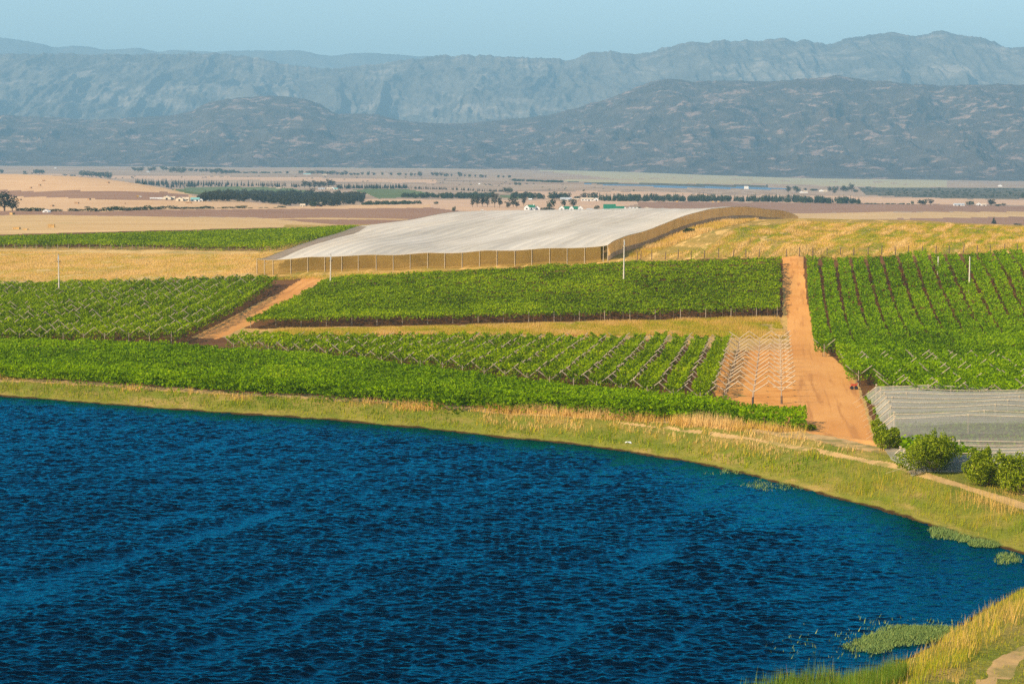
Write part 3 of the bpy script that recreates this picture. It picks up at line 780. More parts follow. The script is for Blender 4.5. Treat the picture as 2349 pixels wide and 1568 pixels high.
# --- dense blocks whose rows merge into one canopy
def canopy(name, label, poly, zoff_h, mat, dens, seed, rowdir, spacing, ridge, size_k=1.0, edge_skirt=1.0, lumps=0.8, cat='vines'):
    poly = np.asarray(poly)
    x0, y0 = poly.min(0); x1, y1 = poly.max(0)
    area = (x1 - x0) * (y1 - y0)
    ym = .5 * (y0 + y1)
    sz = (0.205 + 0.0004 * ym) * size_k
    n = int(area * dens / sz / sz)
    p = np.column_stack([rng.uniform(x0, x1, n), rng.uniform(y0, y1, n)])
    j = 1.2 * (fbm(p[:, 0] / 2, p[:, 1] / 3, seed + 1, 2) - .5)
    p = p[inside(p[:, 0] + j, p[:, 1] + j * 1.5, [tuple(q) for q in poly]) & (np.abs(p[:, 0] / p[:, 1]) < .32)]
    r = np.array(rowdir) / np.linalg.norm(rowdir); nn = np.array([r[1], -r[0]])
    ph = (p @ nn) / spacing
    lump = fbm(p[:, 0] / 1.5, p[:, 1] / 1.9, seed, 3) - .5
    big = fbm(p[:, 0] / 9, p[:, 1] / 13, seed + 7, 2) - .5
    h = zoff_h + ridge * np.cos(2 * math.pi * ph) + lumps * lump + .4 * big + rng.normal(0, .08, len(p))
    # distance to the outline: leaves hang lower along the edges
    d = np.full(len(p), 1e9)
    for i in range(len(poly)):
        a = poly[i]; b = poly[(i + 1) % len(poly)]; ab = b - a
        t = np.clip(((p - a) @ ab) / (ab @ ab), 0, 1)
        d = np.minimum(d, np.linalg.norm(p - a - t[:, None] * ab, axis=1))
    e = (d < 1.2) & (rng.random(len(p)) < .6)
    h = np.where(e, h - rng.uniform(0, 1, len(p)) * edge_skirt, h)
    keep = vnoise(p[:, 0] / .9, p[:, 1] / 1.4, seed + 3) + .10 * np.cos(2 * math.pi * ph) > .08
    P = np.column_stack([p, hz(p[:, 0], p[:, 1]) + h])[keep]
    V, Q = leaf_quads(P, np.tile(UP, (len(P), 1)), np.full(len(P), sz))
    tint = np.clip(.45 + .5 * lump[keep] + .6 * big[keep] + rng.normal(0, .17, len(P)), 0, 1)
    o = obj_np(name, V, Q, mat, None, tint)
    return tag(o, label, cat, kind='stuff')

fF = W([(-500, 858), (0, 868), (300, 889), (600, 910), (900, 930), (1174, 948), (1500, 970), (1700, 980), (1848, 992)], .3, dmin=195)
bF = W([(1852, 938), (1640, 914), (1400, 888), (1174, 862), (840, 822), (430, 787), (0, 777), (-500, 775)], 1.5)
canopy('vineyard_canopy', 'dense green vines filling the strip directly behind the dam bank', np.vstack([fF, bF]), 1.45, M['vine_deep'], 3.2, 171, (1, -.25), 2.8, .12, 1.0)
fM = W([(562, 752), (900, 745), (1180, 738), (1500, 731), (1788, 724)], .2)
bM = W([(1792, 589), (1400, 602), (1100, 617), (745, 638)], 1.6)
canopy('vineyard_canopy', 'dense green vine block in the middle, in front of the white netting', np.vstack([fM, bM]), 1.65, M['vine'], 3.4, 191, (1, .02), 3.0, .10, 1.0, .55)
fU = W([(-700, 572), (0, 568), (300, 570), (640, 573)], .3)
bU = W([(822, 519), (700, 523), (600, 526), (300, 534), (0, 542), (-700, 548)], 1.7)
canopy('vineyard_canopy', 'green vineyard strip left of the white netting, below the yellow stubble field', np.vstack([fU, W([(760, 548)], .3), bU]), 1.6, M['vine'], 2.4, 211, (1, .6), 3.2, .35, 1.1, 1.1)

# front rows of posts and trunks under the canopies
def post_line(name, label, px_list, zoff, step_stems, top, seed, bend=True):
    pts = W(px_list, zoff)
    c = pts[len(pts) // 2]
    e = empty(name, (c[0], c[1], float(hz(*c))), label, 'trellis posts')
    for p in pts:
        child('post', POSTM, e, (p[0], p[1], float(hz(*p))), 0, (1.1, 1.1, top / 1.9))
    for a, b in zip(pts[:-1], pts[1:]):
        n = max(1, int(np.linalg.norm(b - a) / step_stems))
        for k in range(n):
            p = a + (b - a) * (k + .5 + rng.uniform(-.2, .2)) / n
            child('stem', STEMM, e, (p[0], p[1], float(hz(*p))), rng.uniform(0, 6), (1, 1, 1.1))
post_line('vine_trellis', 'front line of grey posts and bare trunks under the middle vine block', [(575 + 58 * k, 750.5 - 1.16 * k * .92) for k in range(21)] + [(1783, 726)], 0, 1.6, 1.8, 1)
post_line('vine_trellis', 'line of pale posts at the foot of the vineyard strip left of the white netting', [(10 + 24.5 * k, 571 + .15 * k) for k in range(26)], 0, 60, 1.5, 2)
# ------------------------------------------------------------------ bare trellis frames
def bare_frames():
    arm_w = .12
    half, low, top = 1.58, 1.42, 2.55
    fm = MB().bar((0, 0, -.1), (0, 0, low + .2), .12, .10).mesh('post', M['wood'])
    am = MB().bar((0, 0, low), (half, 0, top), arm_w, sides=5).mesh('arm', M['pale_wood'])
    bm_ = MB().bar((-half * .62, .25, low + .42), (half * .75, -.25, low + .35), .09, sides=5).mesh('brace', M['pale_wood'])
    rows = [(1672, 925, 'beside the last leafy vine row'), (1727, 928, 'in the middle bare row'), (1790, 925, 'in the row beside the road')]
    rz = math.atan2(-_R[0], _R[1])
    base_a = float(W([(1727, 928)], 0)[0] @ _N)
    for r, (px, py, where) in enumerate(rows):
        a = base_a + (r - 1) * 3.15
        b0 = float(W([(px, py)], 0)[0] @ _R)
        b1 = float(W([(1750, 797)], 0)[0] @ _R)
        nfr = 13
        for k in range(nfr):
            b = b0 + (b1 - b0) * k / (nfr - 1)
            p = _N * a + _R * b
            e = empty('trellis_frame', (p[0], p[1], float(hz(*p))), 'bare Y frame ' + where + ', ' + ordinal(k) + ' from the dam', 'trellis', 'bare trellis frames on orange soil', rz + rng.normal(0, .03))
            for nm, me, rot in (('post', fm, 0), ('arm', am, 0), ('arm', am, math.pi)) + ((('brace', bm_, 0),) if r == 2 else ()):
                o = bpy.data.objects.new(nm, me); link(o, e); o.rotation_euler = (rng.normal(0, .02), rng.normal(0, .02), rot)
        # the thick end post at the dam end of the row
        p = _N * a + _R * (b0 - .5)
        o = MB().bar((0, 0, -.2), (0, .12, .9), .28, .24).build('end_post', M['iron'] if r == 1 else M['post_wood'])
        o.location = (p[0], p[1], float(hz(*p)))
        tag(o, 'thick dark end post of the bare trellis row ' + where.replace('in the row ', '').replace('in the ', ''), 'post', 'thick end posts of the bare trellis')
bare_frames()

# ------------------------------------------------------------------ big white net over the hill
def big_net():
    nl = np.array(pt_d(589, 594, 465)[:2]); nr = np.array(pt_d(1394, 564, 435)[:2])
    wall_px = [(1394, 564, 435), (1424, 549, 446), (1474, 530, 470), (1524, 513, 490), (1574, 495, 508), (1624, 482, 525), (1662, 477, 545), (1699, 475, 565), (1761, 478, 605), (1799, 489, 650), (1831, 502, 710)]
    wall = np.array([pt_d(*q)[:2] for q in wall_px])
    left = np.array([nl] + [pt_d(*q)[:2] for q in [(777, 533, 560), (822, 520, 605), (962, 502, 690), (1060, 490, 790)]])
    cen = 0.5 * (nl + nr)
    e = empty('shade_net_structure', (cen[0], cen[1], float(hz(*cen))), 'huge white shade net on poles draped over the hill, tan mesh sides', 'shade netting')
    L0 = np.array(e.location)
    # roof: ruled between left and right edges
    ns, nt_ = 260, 330
    def along(poly, n):
        d = np.concatenate([[0], np.cumsum(np.linalg.norm(np.diff(poly, axis=0), axis=1))])
        t = np.linspace(0, d[-1], n)
        return np.column_stack([np.interp(t, d, poly[:, 0]), np.interp(t, d, poly[:, 1])])
    A = along(left, nt_); B = along(wall, nt_)
    s = np.linspace(0, 1, ns)
    G = A[:, None, :] * (1 - s)[None, :, None] + B[:, None, :] * s[None, :, None]
    gx, gy = G[..., 0], G[..., 1]
    roof_h = lambda X, Y: hz(X, Y) + NETH
    zr = roof_h(gx, gy)
    # cables every few metres hold the cloth up, it sags a little between; long soft creases
    wl = s * 26
    sag = -0.16 * np.abs(np.sin(math.pi * wl))[None, :] ** .8 * np.clip(1.3 - 0.0 * gy, 0, 1)
    crease = .16 * (fbm(gx / 16 + gy / 60, gy / 26, 301, 4) - .5) + .10 * (fbm(gx / 3.5, gy / 20, 302, 3) - .5)
    edge = np.minimum(1, np.minimum(s, 1 - s)[None, :] * 25) * np.minimum(1, np.linspace(0, 1, nt_)[:, None] * 40)
    z = zr + (sag + crease) * edge
    idn = np.arange(ns * nt_).reshape(nt_, ns)
    q = np.stack([idn[:-1, :-1], idn[:-1, 1:], idn[1:, 1:], idn[1:, :-1]], -1)
    V = np.stack([gx, gy, z], -1).reshape(-1, 3) - L0
    tt = np.linspace(0, 1, nt_)
    lim = np.interp(tt, [0, .02, .30, .42, .43], [.052, .055, .052, .030, 0])
    sc_ = .5 * (s[:-1] + s[1:])
    grey = sc_[None, :] < lim[:-1, None]
    obj_np('roof_net', V, q[~grey].reshape(-1, 4), M['roof_net'], e, smooth=True)
    o = obj_np('edge_net', V, q[grey].reshape(-1, 4), M['grey_net'], e, smooth=True); o['label'] = 'grey gauze strip along the left edge of the white net'
    # sides
    def side(name, pts, mat, h0, h1, n=240, ripple=.0):
        p = along(np.asarray(pts), n)
        g = hz(p[:, 0], p[:, 1])
        rows = [h0 + (h1 - h0) * k / 6 for k in range(7)]
        off = ripple * (fbm(np.arange(n) / 2.5, np.zeros(n), 77, 2) - .5)
        V = np.concatenate([np.column_stack([p[:, 0] + off, p[:, 1] + off * .4, g + r]) for r in rows]) - L0
        idq = np.arange(n * 7).reshape(7, n)
        qq = np.stack([idq[:-1, :-1], idq[:-1, 1:], idq[1:, 1:], idq[1:, :-1]], -1).reshape(-1, 4)
        return obj_np(name, V, qq, mat, e, smooth=True)
    gap = nr + (nl - nr) / np.linalg.norm(nl - nr) * 1.5
    side('side_net', [nl, gap], M['side_net'], .15, NETH - .02)
    side('side_net', wall, M['wall_net'], .95, NETH - .02, 400, .35)
    side('skirt_net', wall, M['skirt_net'], .0, .95, 400, .35)
    side('side_net', left, M['side_net'], .1, NETH - .02)
    pm = MB().bar((0, 0, -.2), (0, 0, NETH + .05), .16, .13).mesh('post', M['pale_wood'])
    xs = [589, 606.5, 626, 667, 706, 745, 784, 822, 863, 902, 941, 981, 1020, 1060, 1100, 1140, 1181, 1220, 1261, 1301, 1341, 1384, 1394]
    dirx = nr - nl
    for x in xs:
        u = (x - 589) / (1394 - 589)
        # the picture spacing is nearly even along the wall
        a, b, c = ray(x, 580)
        m_ = a / b
        t = (m_ * nl[1] - nl[0]) / (dirx[0] - m_ * dirx[1])
        p = nl + dirx * t
        child('post', pm, e, (p[0], p[1] - .12, float(hz(p[0], p[1]))))
    inn = np.array([-.06, 1.0]) * 9
    for x in range(640, 1380, 55):
        a, b, c = ray(x, 580); m_ = a / b
        t = (m_ * nl[1] - nl[0]) / (dirx[0] - m_ * dirx[1])
        p = nl + dirx * t + inn
        child('post', pm, e, (p[0], p[1], float(hz(p[0], p[1]))))
    # cables along the roof edges
    cb = MB()
    for P in (np.array([nl, nr]), wall, left):
        p = along(P, 60); z_ = hz(p[:, 0], p[:, 1]) + NETH + .05
        for k in range(59): cb.bar(tuple(np.array([p[k, 0], p[k, 1], z_[k]]) - L0), tuple(np.array([p[k + 1, 0], p[k + 1, 1], z_[k + 1]]) - L0), .07, sides=4)
    cb.build('cable', M['pale_wood'], e)
    # trees inside the first strip of the net
    fr = np.array([nl + (nr - nl) * .06 + [0, 3.0], nr + [-1.2, 3.0], nr + [.5, 16.0], nl + (nr - nl) * .055 + [1.2, 16.0]])
    n = 26000
    a_ = rng.random(n); b_ = rng.random(n)
    p = (fr[0] * (1 - a_)[:, None] + fr[1] * a_[:, None]) * (1 - b_)[:, None] + (fr[3] * (1 - a_)[:, None] + fr[2] * a_[:, None]) * b_[:, None]
    hmax = 1.9 + .7 * (fbm(p[:, 0] / 1.3, p[:, 1] / 1.8, 401, 2) - .5)
    h = hmax * rng.uniform(.28, 1, n) ** .6
    keep = fbm(p[:, 0] / 1.6, p[:, 1] / 2.5, 402, 2) > .36
    P = np.column_stack([p, hz(p[:, 0], p[:, 1]) + h])[keep]
    Vq, Qq = leaf_quads(P, np.tile(UP, (len(P), 1)), np.full(len(P), .42), .5)
    o = obj_np('orchard_foliage', Vq, Qq, M['net_tree'], None, np.clip(rng.normal(.5, .22, len(P)), 0, 1))
    tag(o, 'olive green orchard foliage behind the tan side mesh of the white net', 'orchard', kind='stuff')
big_net()

# ------------------------------------------------------------------ draped net over vine rows beside the road
def draped_net():
    pxs = [(2010, 883), (2020, 891), (2029, 901), (2033, 910), (2039, 919), (2043, 930), (2051, 944), (2052, 954), (2057, 970), (2066, 982), (2075, 994)]
    TOP = 2.1
    ends = W(pxs, TOP)
    d = np.array([1.0, -.035]); d /= np.linalg.norm(d); nrm = np.array([-d[1], d[0]])
    c = ends[5] + d * 15
    e = empty('vine_net', (c[0], c[1], float(hz(*c))), 'grey translucent net draped in ridges over low vines, beside the dirt road', 'vine netting')
    L0 = np.array(e.location)
    bs = ends @ nrm
    order = np.argsort(bs); bs = bs[order]; as_ = (ends @ d)[order]
    bs = np.concatenate([[bs[0] - 2.5], bs]); as_ = np.concatenate([[as_[0] + .8], as_])
    nb, na = 400, 220
    b = np.linspace(bs[0] - 2.8, bs[-1] + .4, nb)
    a0 = np.interp(b, bs, as_)
    av = np.concatenate([np.linspace(-1.05, 0, 25)[:-1], np.linspace(0, 46, na)])
    Aa = a0[:, None] + av[None, :]
    X = Aa * d[0] + b[:, None] * nrm[0]; Y = Aa * d[1] + b[:, None] * nrm[1]
    k = np.interp(b, bs, np.arange(len(bs)))
    fr = k - np.floor(k)
    sagp = (4 * fr * (1 - fr))
    ii = np.floor(k).astype(int)
    var = (vnoise(av[None, :] / 9, ii[:, None] * 3.3 + 0 * av[None, :], 501))
    h = TOP - sagp[:, None] ** .8 * (.50 + .75 * var) + .05 * (fbm(X / 1.5, Y / .8, 502, 2) - .5)
    # the cables dip between their props
    prop = (av[None, :] - ii[:, None] * 1.7) / 13.0
    h = h - .22 * np.sin(math.pi * (prop - np.floor(prop))) * (1 - sagp[:, None])
    out = av < 0
    h[:, out] = h[:, out] * (1 + av[out] / 1.05 * .50)[None, :]
    h = h * np.clip(1 - (bs[0] - b) / 2.8, .06, 1)[:, None]
    g = base_z(X, Y)
    V = np.stack([X, Y, np.maximum(g + h, hz(X, Y) + .12)], -1).reshape(-1, 3) - L0
    n2 = len(av)
    idn = np.arange(nb * n2).reshape(nb, n2)
    q = np.stack([idn[:-1, :-1], idn[:-1, 1:], idn[1:, 1:], idn[1:, :-1]], -1).reshape(-1, 4)
    obj_np('net_cloth', V, q, M['drape_net'], e, smooth=True)
    # cables along every ridge, props with white caps
    pm = MB().bar((0, 0, -.1), (0, 0, TOP), .08).mesh('prop', M['pale_wood'])
    capm = MB().box((0, 0, TOP + .03), (.15, .15, .12)).mesh('cap', M['pale_wood'])
    for bi, ai, kk in zip(bs, as_, range(len(bs))):
        cb = MB()
        pts = []
        for s in np.linspace(0, 46, 70):
            x = (ai + s) * d[0] + bi * nrm[0]; y = (ai + s) * d[1] + bi * nrm[1]
            pr = (s - kk * 1.7) / 13.0
            pts.append(np.array([x, y, float(base_z(x, y)) + TOP + .02 - .22 * math.sin(math.pi * (pr - math.floor(pr)))]) - L0)
        x = (ai - 1.05) * d[0] + bi * nrm[0]; y = (ai - 1.05) * d[1] + bi * nrm[1]
        pts.insert(0, np.array([x, y, float(base_z(x, y)) + TOP * .5 + .02]) - L0)
        x = (ai - 2.6) * d[0] + bi * nrm[0]; y = (ai - 2.6) * d[1] + bi * nrm[1]
        pts.insert(0, np.array([x, y, float(hz(x, y)) + .02]) - L0)
        for p, q_ in zip(pts[:-1], pts[1:]): cb.bar(p, q_, .03 if p is pts[0] else .075, sides=4)
        cb.build('cable', M['pale_wood'], e)
        for s in [0] + [kk * 1.7 % 13 + 13 * j for j in range(3)]:
            if s > 44: continue
            x = (ai + s) * d[0] + bi * nrm[0]; y = (ai + s) * d[1] + bi * nrm[1]
            o = child('prop', pm, e, (x, y, float(base_z(x, y))))
            oc = bpy.data.objects.new('cap', capm); link(oc, o)
    # low vines under the cloth
    n = 42000
    s = rng.uniform(.2, 46, n); kk = rng.integers(0, len(bs) - 1, n); f = np.clip(rng.normal(.5, .2, n), 0, 1)
    bb = bs[kk] + (bs[kk + 1] - bs[kk]) * f; aa = np.interp(bb, bs, as_) + s
    x = aa * d[0] + bb * nrm[0]; y = aa * d[1] + bb * nrm[1]
    hh = rng.uniform(.3, 1.35, n) * (1 - 1.2 * np.abs(f - .5))
    P = np.column_stack([x, y, hz(x, y) + hh])
    Vq, Qq = leaf_quads(P, np.tile(UP, (n, 1)), np.full(n, .36))
    o = obj_np('netted_vines', Vq, Qq, M['vine_deep'], None, np.clip(rng.normal(.45, .2, n), 0, 1))
    tag(o, 'green vines seen through the grey draped net', 'vines', kind='stuff')
draped_net()
# ------------------------------------------------------------------ grasses, reeds, bushes
def blades(x, y, z, h, w, lean, tint, per=1):
    """thin upright triangles, one per blade"""
    n = len(x)
    az = rng.uniform(0, 2 * math.pi, n)
    dx, dy = np.cos(az) * w / 2, np.sin(az) * w / 2
    la = rng.uniform(0, 2 * math.pi, n); lx = np.cos(la) * lean * h + lean * h * .3; ly = np.sin(la) * lean * h
    V = np.stack([np.column_stack([x - dx, y - dy, z - .05]), np.column_stack([x + dx, y + dy, z - .05]), np.column_stack([x + lx, y + ly, z + h])], 1).reshape(-1, 3)
    return V, np.arange(3 * n).reshape(n, 3), tint

def grass_obj(name, label, x, y, h, w, lean, tint, mat, cat='grass', z=None):
    z = hz(x, y) if z is None else z
    V, Q, t = blades(x, y, z, h, w, lean, np.clip(tint, 0, 1))
    o = obj_np(name, V, Q, mat, None, t)
    return tag(o, label, cat, kind='stuff')

def bank_grass():
    n = 1000000
    # candidates over the whole shore belt, more of them close by
    x = rng.uniform(-95, 70, n); y = rng.uniform(95, 345, n)
    k = np.abs(x / y) < .27
    x, y = x[k], y[k]
    s = shore_dist(x, y) + 0.9 * (fbm(x / 2.2, y / 3.5, 21, 3) - .5) + 0.6 * (fbm(x / 9, y / 14, 22, 2) - .5)
    hb, wb = bank_params(x, y)
    near = y < 172
    top = np.where(near, 30.0, wb + 9)
    k = (s > .25) & (s < top) & (~((s > wb + .4) & (s < wb + 2.6) & (y > 152) & ((x < 27) | (fbm(x / 5, y / 6, 46, 2) > .28)) & (rng.random(len(x)) < .88)))
    pj = s + 1.0 * (fbm(x / 3, y / 5, 44, 3) - .5)
    twin = (y < 150) & ((np.abs(pj - wb - 2.6) < .6) | (np.abs(pj - wb - 4.7) < .55))
    k &= ~(twin & (rng.random(len(x)) < .95))
    px, py = project(x, y, hz(x, y))
    road = inside(px, py, [(1840, 985), (1870, 1012), (1900, 1024), (2005, 1034), (2010, 980), (1990, 900), (1830, 900)])
    k &= ~road
    k &= ~(track(px, py, x, y, .5) & (rng.random(len(x)) < .72))
    vin = inside(px, py, [(-500, 852), (0, 864), (600, 906), (1174, 941), (1600, 966), (1852, 988), (1850, 900), (-500, 700)])
    k &= ~vin
    x, y, s, wb, near = x[k], y[k], s[k], wb[k], near[k]
    p1 = fbm(x / 5, y / 9, 601, 3); p2 = fbm(x / 1.2, y / 2, 602, 2); p3 = fbm(x / 14, y / 20, 603, 2)
    r = s / wb
    # green near the foot and middle, straw coloured towards the top; the near shore is straw mixed with green
    t = .06 + .74 * sstep(.60, 1.05, r + 1.3 * (p3 - .5) + .5 * (p1 - .5)) + .45 * (p1 - .5) + rng.normal(0, .19, len(x)) + .35 * (p2 - .5)
    t = np.where(near, .42 + .9 * (p1 - .5) + .5 * (p3 - .5) + rng.normal(0, .15, len(x)) - .10 * (s > 5), t)
    t = np.where(s < 1.0, np.maximum(t, .30), t)
    # right hand end of the far bank greener
    t = t + .06 * sstep(20, 38, x) * (~near)
    keep = rng.random(len(x)) < np.clip(.30 + 1.5 * (p2 - .38) + .4 * near, .06, 1)
    tpx, tpy = project(x, y, hz(x, y))
    front = track(tpx, tpy - 7, x, y, 3)
    t = t + .24 * (track(tpx, tpy, x, y, 15) | track(tpx, tpy + 14, x, y, 10))
    tall = (p1 > .60) & ~front & (r > .75)
    h = np.where(tall, rng.uniform(.4, .95, len(x)), rng.uniform(.16, .60, len(x))) * np.where(near, 1.15, 1.0) * np.clip(.45 + s / 1.5, .4, 1)
    h = np.where((r > 1.0) & ~tall & ~near, h * .55, h)
    h = np.where(front, h * .5, h)
    h = np.where(near & (s > 4.5), h * .42, h)
    h = np.where(near & (s < 4.5) & (p1 > .5), h * 1.35, h)
    t = np.where(tall, .62 + .3 * rng.random(len(x)), t)
    w = np.where(near, .04, .095)
    grass_obj('grass', 'green and straw coloured grass covering the bank of the dam', x[keep], y[keep], h[keep], w[keep], .28, t[keep], M['grass'])
bank_grass()

def strip_grass(name, label, poly, n, h0, h1, tmean, tsd, seed, w=.09, thr=.0, zoff=0.0, patch=6.0, pw=1.0, lines=0.0):
    P = W(poly, zoff)
    x0, y0 = P.min(0); x1, y1 = P.max(0)
    x = rng.uniform(x0, x1, n); y = rng.uniform(y0, y1, n)
    k = inside(x, y, [tuple(q) for q in P]) & (np.abs(x / y) < .27)
    x, y = x[k], y[k]
    p = fbm(x / patch, y / patch / 1.6, seed, 3)
    k = p > thr
    x, y, p = x[k], y[k], p[k]
    hh = rng.uniform(h0, h1, len(x)) * (.5 + p)
    t = tmean + pw * (p - .5) + rng.normal(0, tsd, len(x))
    if lines:
        ca, sa = math.cos(.265), math.sin(.265)
        al = vnoise((x * ca - y * sa) / 1.7, (x * sa + y * ca) / 26, seed + 5) + .5 * vnoise((x * ca - y * sa) / .8, (x * sa + y * ca) / 14, seed + 6) - .75
        t = t + lines * al; hh = hh * (1 + .8 * al)
    grass_obj(name, label, x, y, hh, np.full(len(x), w), .25, t, M['grass'])
strip_grass('grass', 'tall dry grass strip between the middle vines and the rows with beams', [(600, 771), (640, 757), (1180, 745), (1786, 729), (1806, 775), (1640, 772), (1000, 768)], 260000, .2, .6, .62, .18, 611, .07, .22, patch=5)
strip_grass('grass', 'fringe of tall straw coloured grass between the dam path and the dense vines', [(900, 944), (1174, 950), (1500, 974), (1700, 990), (1860, 1004), (1858, 990), (1700, 976), (1500, 962), (1174, 941), (900, 930)], 60000, .4, 1.0, .80, .10, 613, .06, .40)
strip_grass('grass', 'short dry grass in the field behind the chevron vineyard', [(-600, 578), (0, 576), (630, 580), (590, 625), (480, 640), (0, 644), (-600, 650)], 200000, .12, .35, .76, .14, 617, .16, .25)
strip_grass('grass', 'dry grass and weeds on the hill behind the wire fence', [(1500, 590), (1640, 560), (1700, 520), (1830, 507), (2100, 512), (2349, 522), (2800, 540), (2800, 566), (2349, 577), (1845, 590)], 170000, .14, .42, .54, .11, 619, .16, .28, patch=4, lines=.95)
strip_grass('grass', 'tall golden grass along the foot of the brown net wall', [(1440, 588), (1480, 567), (1524, 548), (1574, 528), (1624, 514), (1662, 508), (1700, 505), (1740, 504), (1690, 516), (1640, 528), (1570, 552), (1500, 580), (1470, 596)], 60000, .4, .9, .86, .08, 623, .12, .2)
strip_grass('grass', 'low grass and weeds along the front of the white net', [(590, 632), (700, 632), (900, 626), (1174, 616), (1390, 602), (1390, 606), (1174, 622), (900, 632), (745, 640), (700, 640), (590, 640)], 40000, .12, .4, .62, .2, 629, .12, .2)

# weeds floating on the water
def weeds(label, ells, n, seed, h=(.03, .15)):
    X, Y = [], []
    for (cx, cy_, rx, ry, f) in ells:
        m = int(n * f)
        a = rng.uniform(0, 2 * math.pi, m); r = np.sqrt(rng.random(m))
        px = cx + rx * r * np.cos(a); py = cy_ + ry * r * np.sin(a)
        x, y, _ = pt_z(px, py, 0.0)
        k = (fbm(x / 1.3, y / 3.0, seed, 3) + .42 * (rng.random(m) - .5) > .42 + .24 * r ** 2)
        X.append(x[k]); Y.append(y[k])
    x = np.concatenate(X); y = np.concatenate(Y)
    k = shore_dist(x, y) < .6
    x, y = x[k], y[k]
    grass_obj('water_weed', label, x, y, rng.uniform(h[0], h[1], len(x)), np.full(len(x), .05), .6, rng.normal(.5, .25, len(x)), M['weed'], 'water plants', z=np.zeros(len(x)))
weeds('mat of green water weed floating beside the near grassy shore', [(2065, 1456, 90, 24, .9), (2170, 1454, 70, 18, .6), (1990, 1480, 60, 18, .3), (2130, 1446, 60, 16, .4)], 8000, 631)
weeds('sparse water weed floating near the far shore at the right', [(2195, 1220, 70, 22, .6), (2265, 1245, 45, 10, .35), (2310, 1280, 40, 14, .12), (1780, 1112, 90, 13, .10), (1660, 1080, 70, 7, .06)], 9000, 633, (.04, .2))
weeds('thin scattered stems of water weed standing off the reeds', [(1900, 1470, 170, 45, 1.0), (2200, 1425, 90, 22, .5), (2060, 1420, 130, 18, .4)], 420, 637, (.06, .25))

def reeds():
    n = 9000
    px = rng.uniform(1690, 2075, n * 3); py = rng.uniform(1500, 1640, n * 3)
    edge = np.interp(px, [1690, 1760, 1830, 1930, 2030, 2075], [1600, 1582, 1562, 1553, 1556, 1575]) + rng.normal(0, 9, n * 3)
    k = py > edge
    px, py = px[k], py[k]
    x, y, _ = pt_z(px, py, 0.0)
    z = np.maximum(hz(x, y), -.2)
    dens = fbm(x / 1.4, y / 2.2, 641, 2)
    k = dens > .40
    x, y, z = x[k], y[k], z[k]
    m = len(x)
    h = rng.uniform(.5, 1.25, m) * (.7 + .5 * fbm(x / 1.2, y / 1.8, 642, 2))
    t = np.clip(rng.normal(.5, .2, m), 0, .86); t[rng.random(m) < .02] = 1.0
    tall = rng.random(m) < .06
    h = np.where(tall, h * 1.35, h)
    V, Q, t2 = blades(x, y, z, h, np.full(m, .035), .16, t)
    o = obj_np('reeds', V, Q, M['reed'], None, t2)
    tag(o, 'bed of tall green reeds in the shallow water below the path', 'reeds', kind='stuff')
reeds()

# bushes: lumpy crowns of many leaves over a few stems
def crown_leaves(blobs, n, size, seed, fill=.35, gap=.0, flat=.8):
    r2 = np.random.default_rng(seed)
    P, N, T = [], [], []
    vol = np.array([b[3] * b[4] * b[5] for b in blobs]) ** (2 / 3); vol /= vol.sum()
    for (cx, cy_, cz_, rx, ry, rz), f in zip(blobs, vol):
        m = max(8, int(n * f))
        d = r2.normal(size=(m, 3)); d /= np.linalg.norm(d, axis=1)[:, None]
        rad = np.where(r2.random(m) < fill, r2.random(m) ** .5, r2.uniform(.82, 1.08, m))
        nz = vnoise(d[:, 0] * 2.3 + cx, d[:, 1] * 2.3 + d[:, 2] * 1.7 + cz_, seed)
        rad = rad * (.82 + .36 * nz)
        p = np.array([cx, cy_, cz_]) + d * rad[:, None] * np.array([rx, ry, rz])
        k = nz > gap
        P.append(p[k]); N.append(d[k]); T.append(np.clip(.45 + .7 * (nz[k] - .5) + r2.normal(0, .18, k.sum()), 0, 1))
    P = np.vstack(P); N = np.vstack(N); T = np.concatenate(T)
    k = P[:, 2] > .02
    V, Q = leaf_quads(P[k], N[k], np.full(k.sum(), size), flat)
    return V, Q, T[k]

def bush(px, py, w_px, h_px, label, seed, mat, n=2600, dz=0.0, group=None, lean=0.0):
    x, y, z = hit(px, py)
    d = math.hypot(x, y); sc = d / F
    w, h = w_px * sc * 1.06, h_px * sc * .86; n = int(n * 1.5)
    e = empty('bush', (x, y, z), label, 'bush', group)
    r2 = np.random.default_rng(seed)
    blobs = [(0, 0, h * .42, w * .36, w * .36, h * .42)]
    for i in range(9):
        a = r2.uniform(0, 2 * math.pi); r = r2.uniform(.15, .36) * w
        zz = r2.uniform(.18, .8) * h
        rr = r2.uniform(.13, .22)
        blobs.append((math.cos(a) * r * (1.15 - zz / h * .6), math.sin(a) * r, zz, w * rr, w * rr, h * rr * 1.1))
    for i in range(7):
        a = r2.uniform(0, 2 * math.pi); r = r2.uniform(0, .4) * w
        blobs.append((math.cos(a) * r, math.sin(a) * r, h * r2.uniform(.75, 1.02) * (1 - .5 * r / w), w * .06, w * .06, h * r2.uniform(.10, .18)))
    V, Q, T = crown_leaves(blobs, n, max(.16, 2.0 * sc * 2.3), seed, .3, .12)
    obj_np('foliage', V, Q, mat, e, T)
    st = MB()
    for i in range(5):
        a = r2.uniform(0, 6.28); st.bar((math.cos(a) * .1, math.sin(a) * .1, -.1), (math.cos(a) * w * .25, math.sin(a) * w * .25, h * .6), .07, .03)
    st.build('stem', M['bark'], e)
    return e
bush(2140, 1080, 148, 105, 'large rounded green bush at the foot of the draped net', 1, M['bush'], 5200)
bush(2262, 1112, 120, 100, 'olive green bush with tan tips in front of the draped net', 2, M['bush'], 4200)
bush(2335, 1128, 120, 105, 'big dark bush cut off by the right edge of the view', 3, M['bush'], 4200)
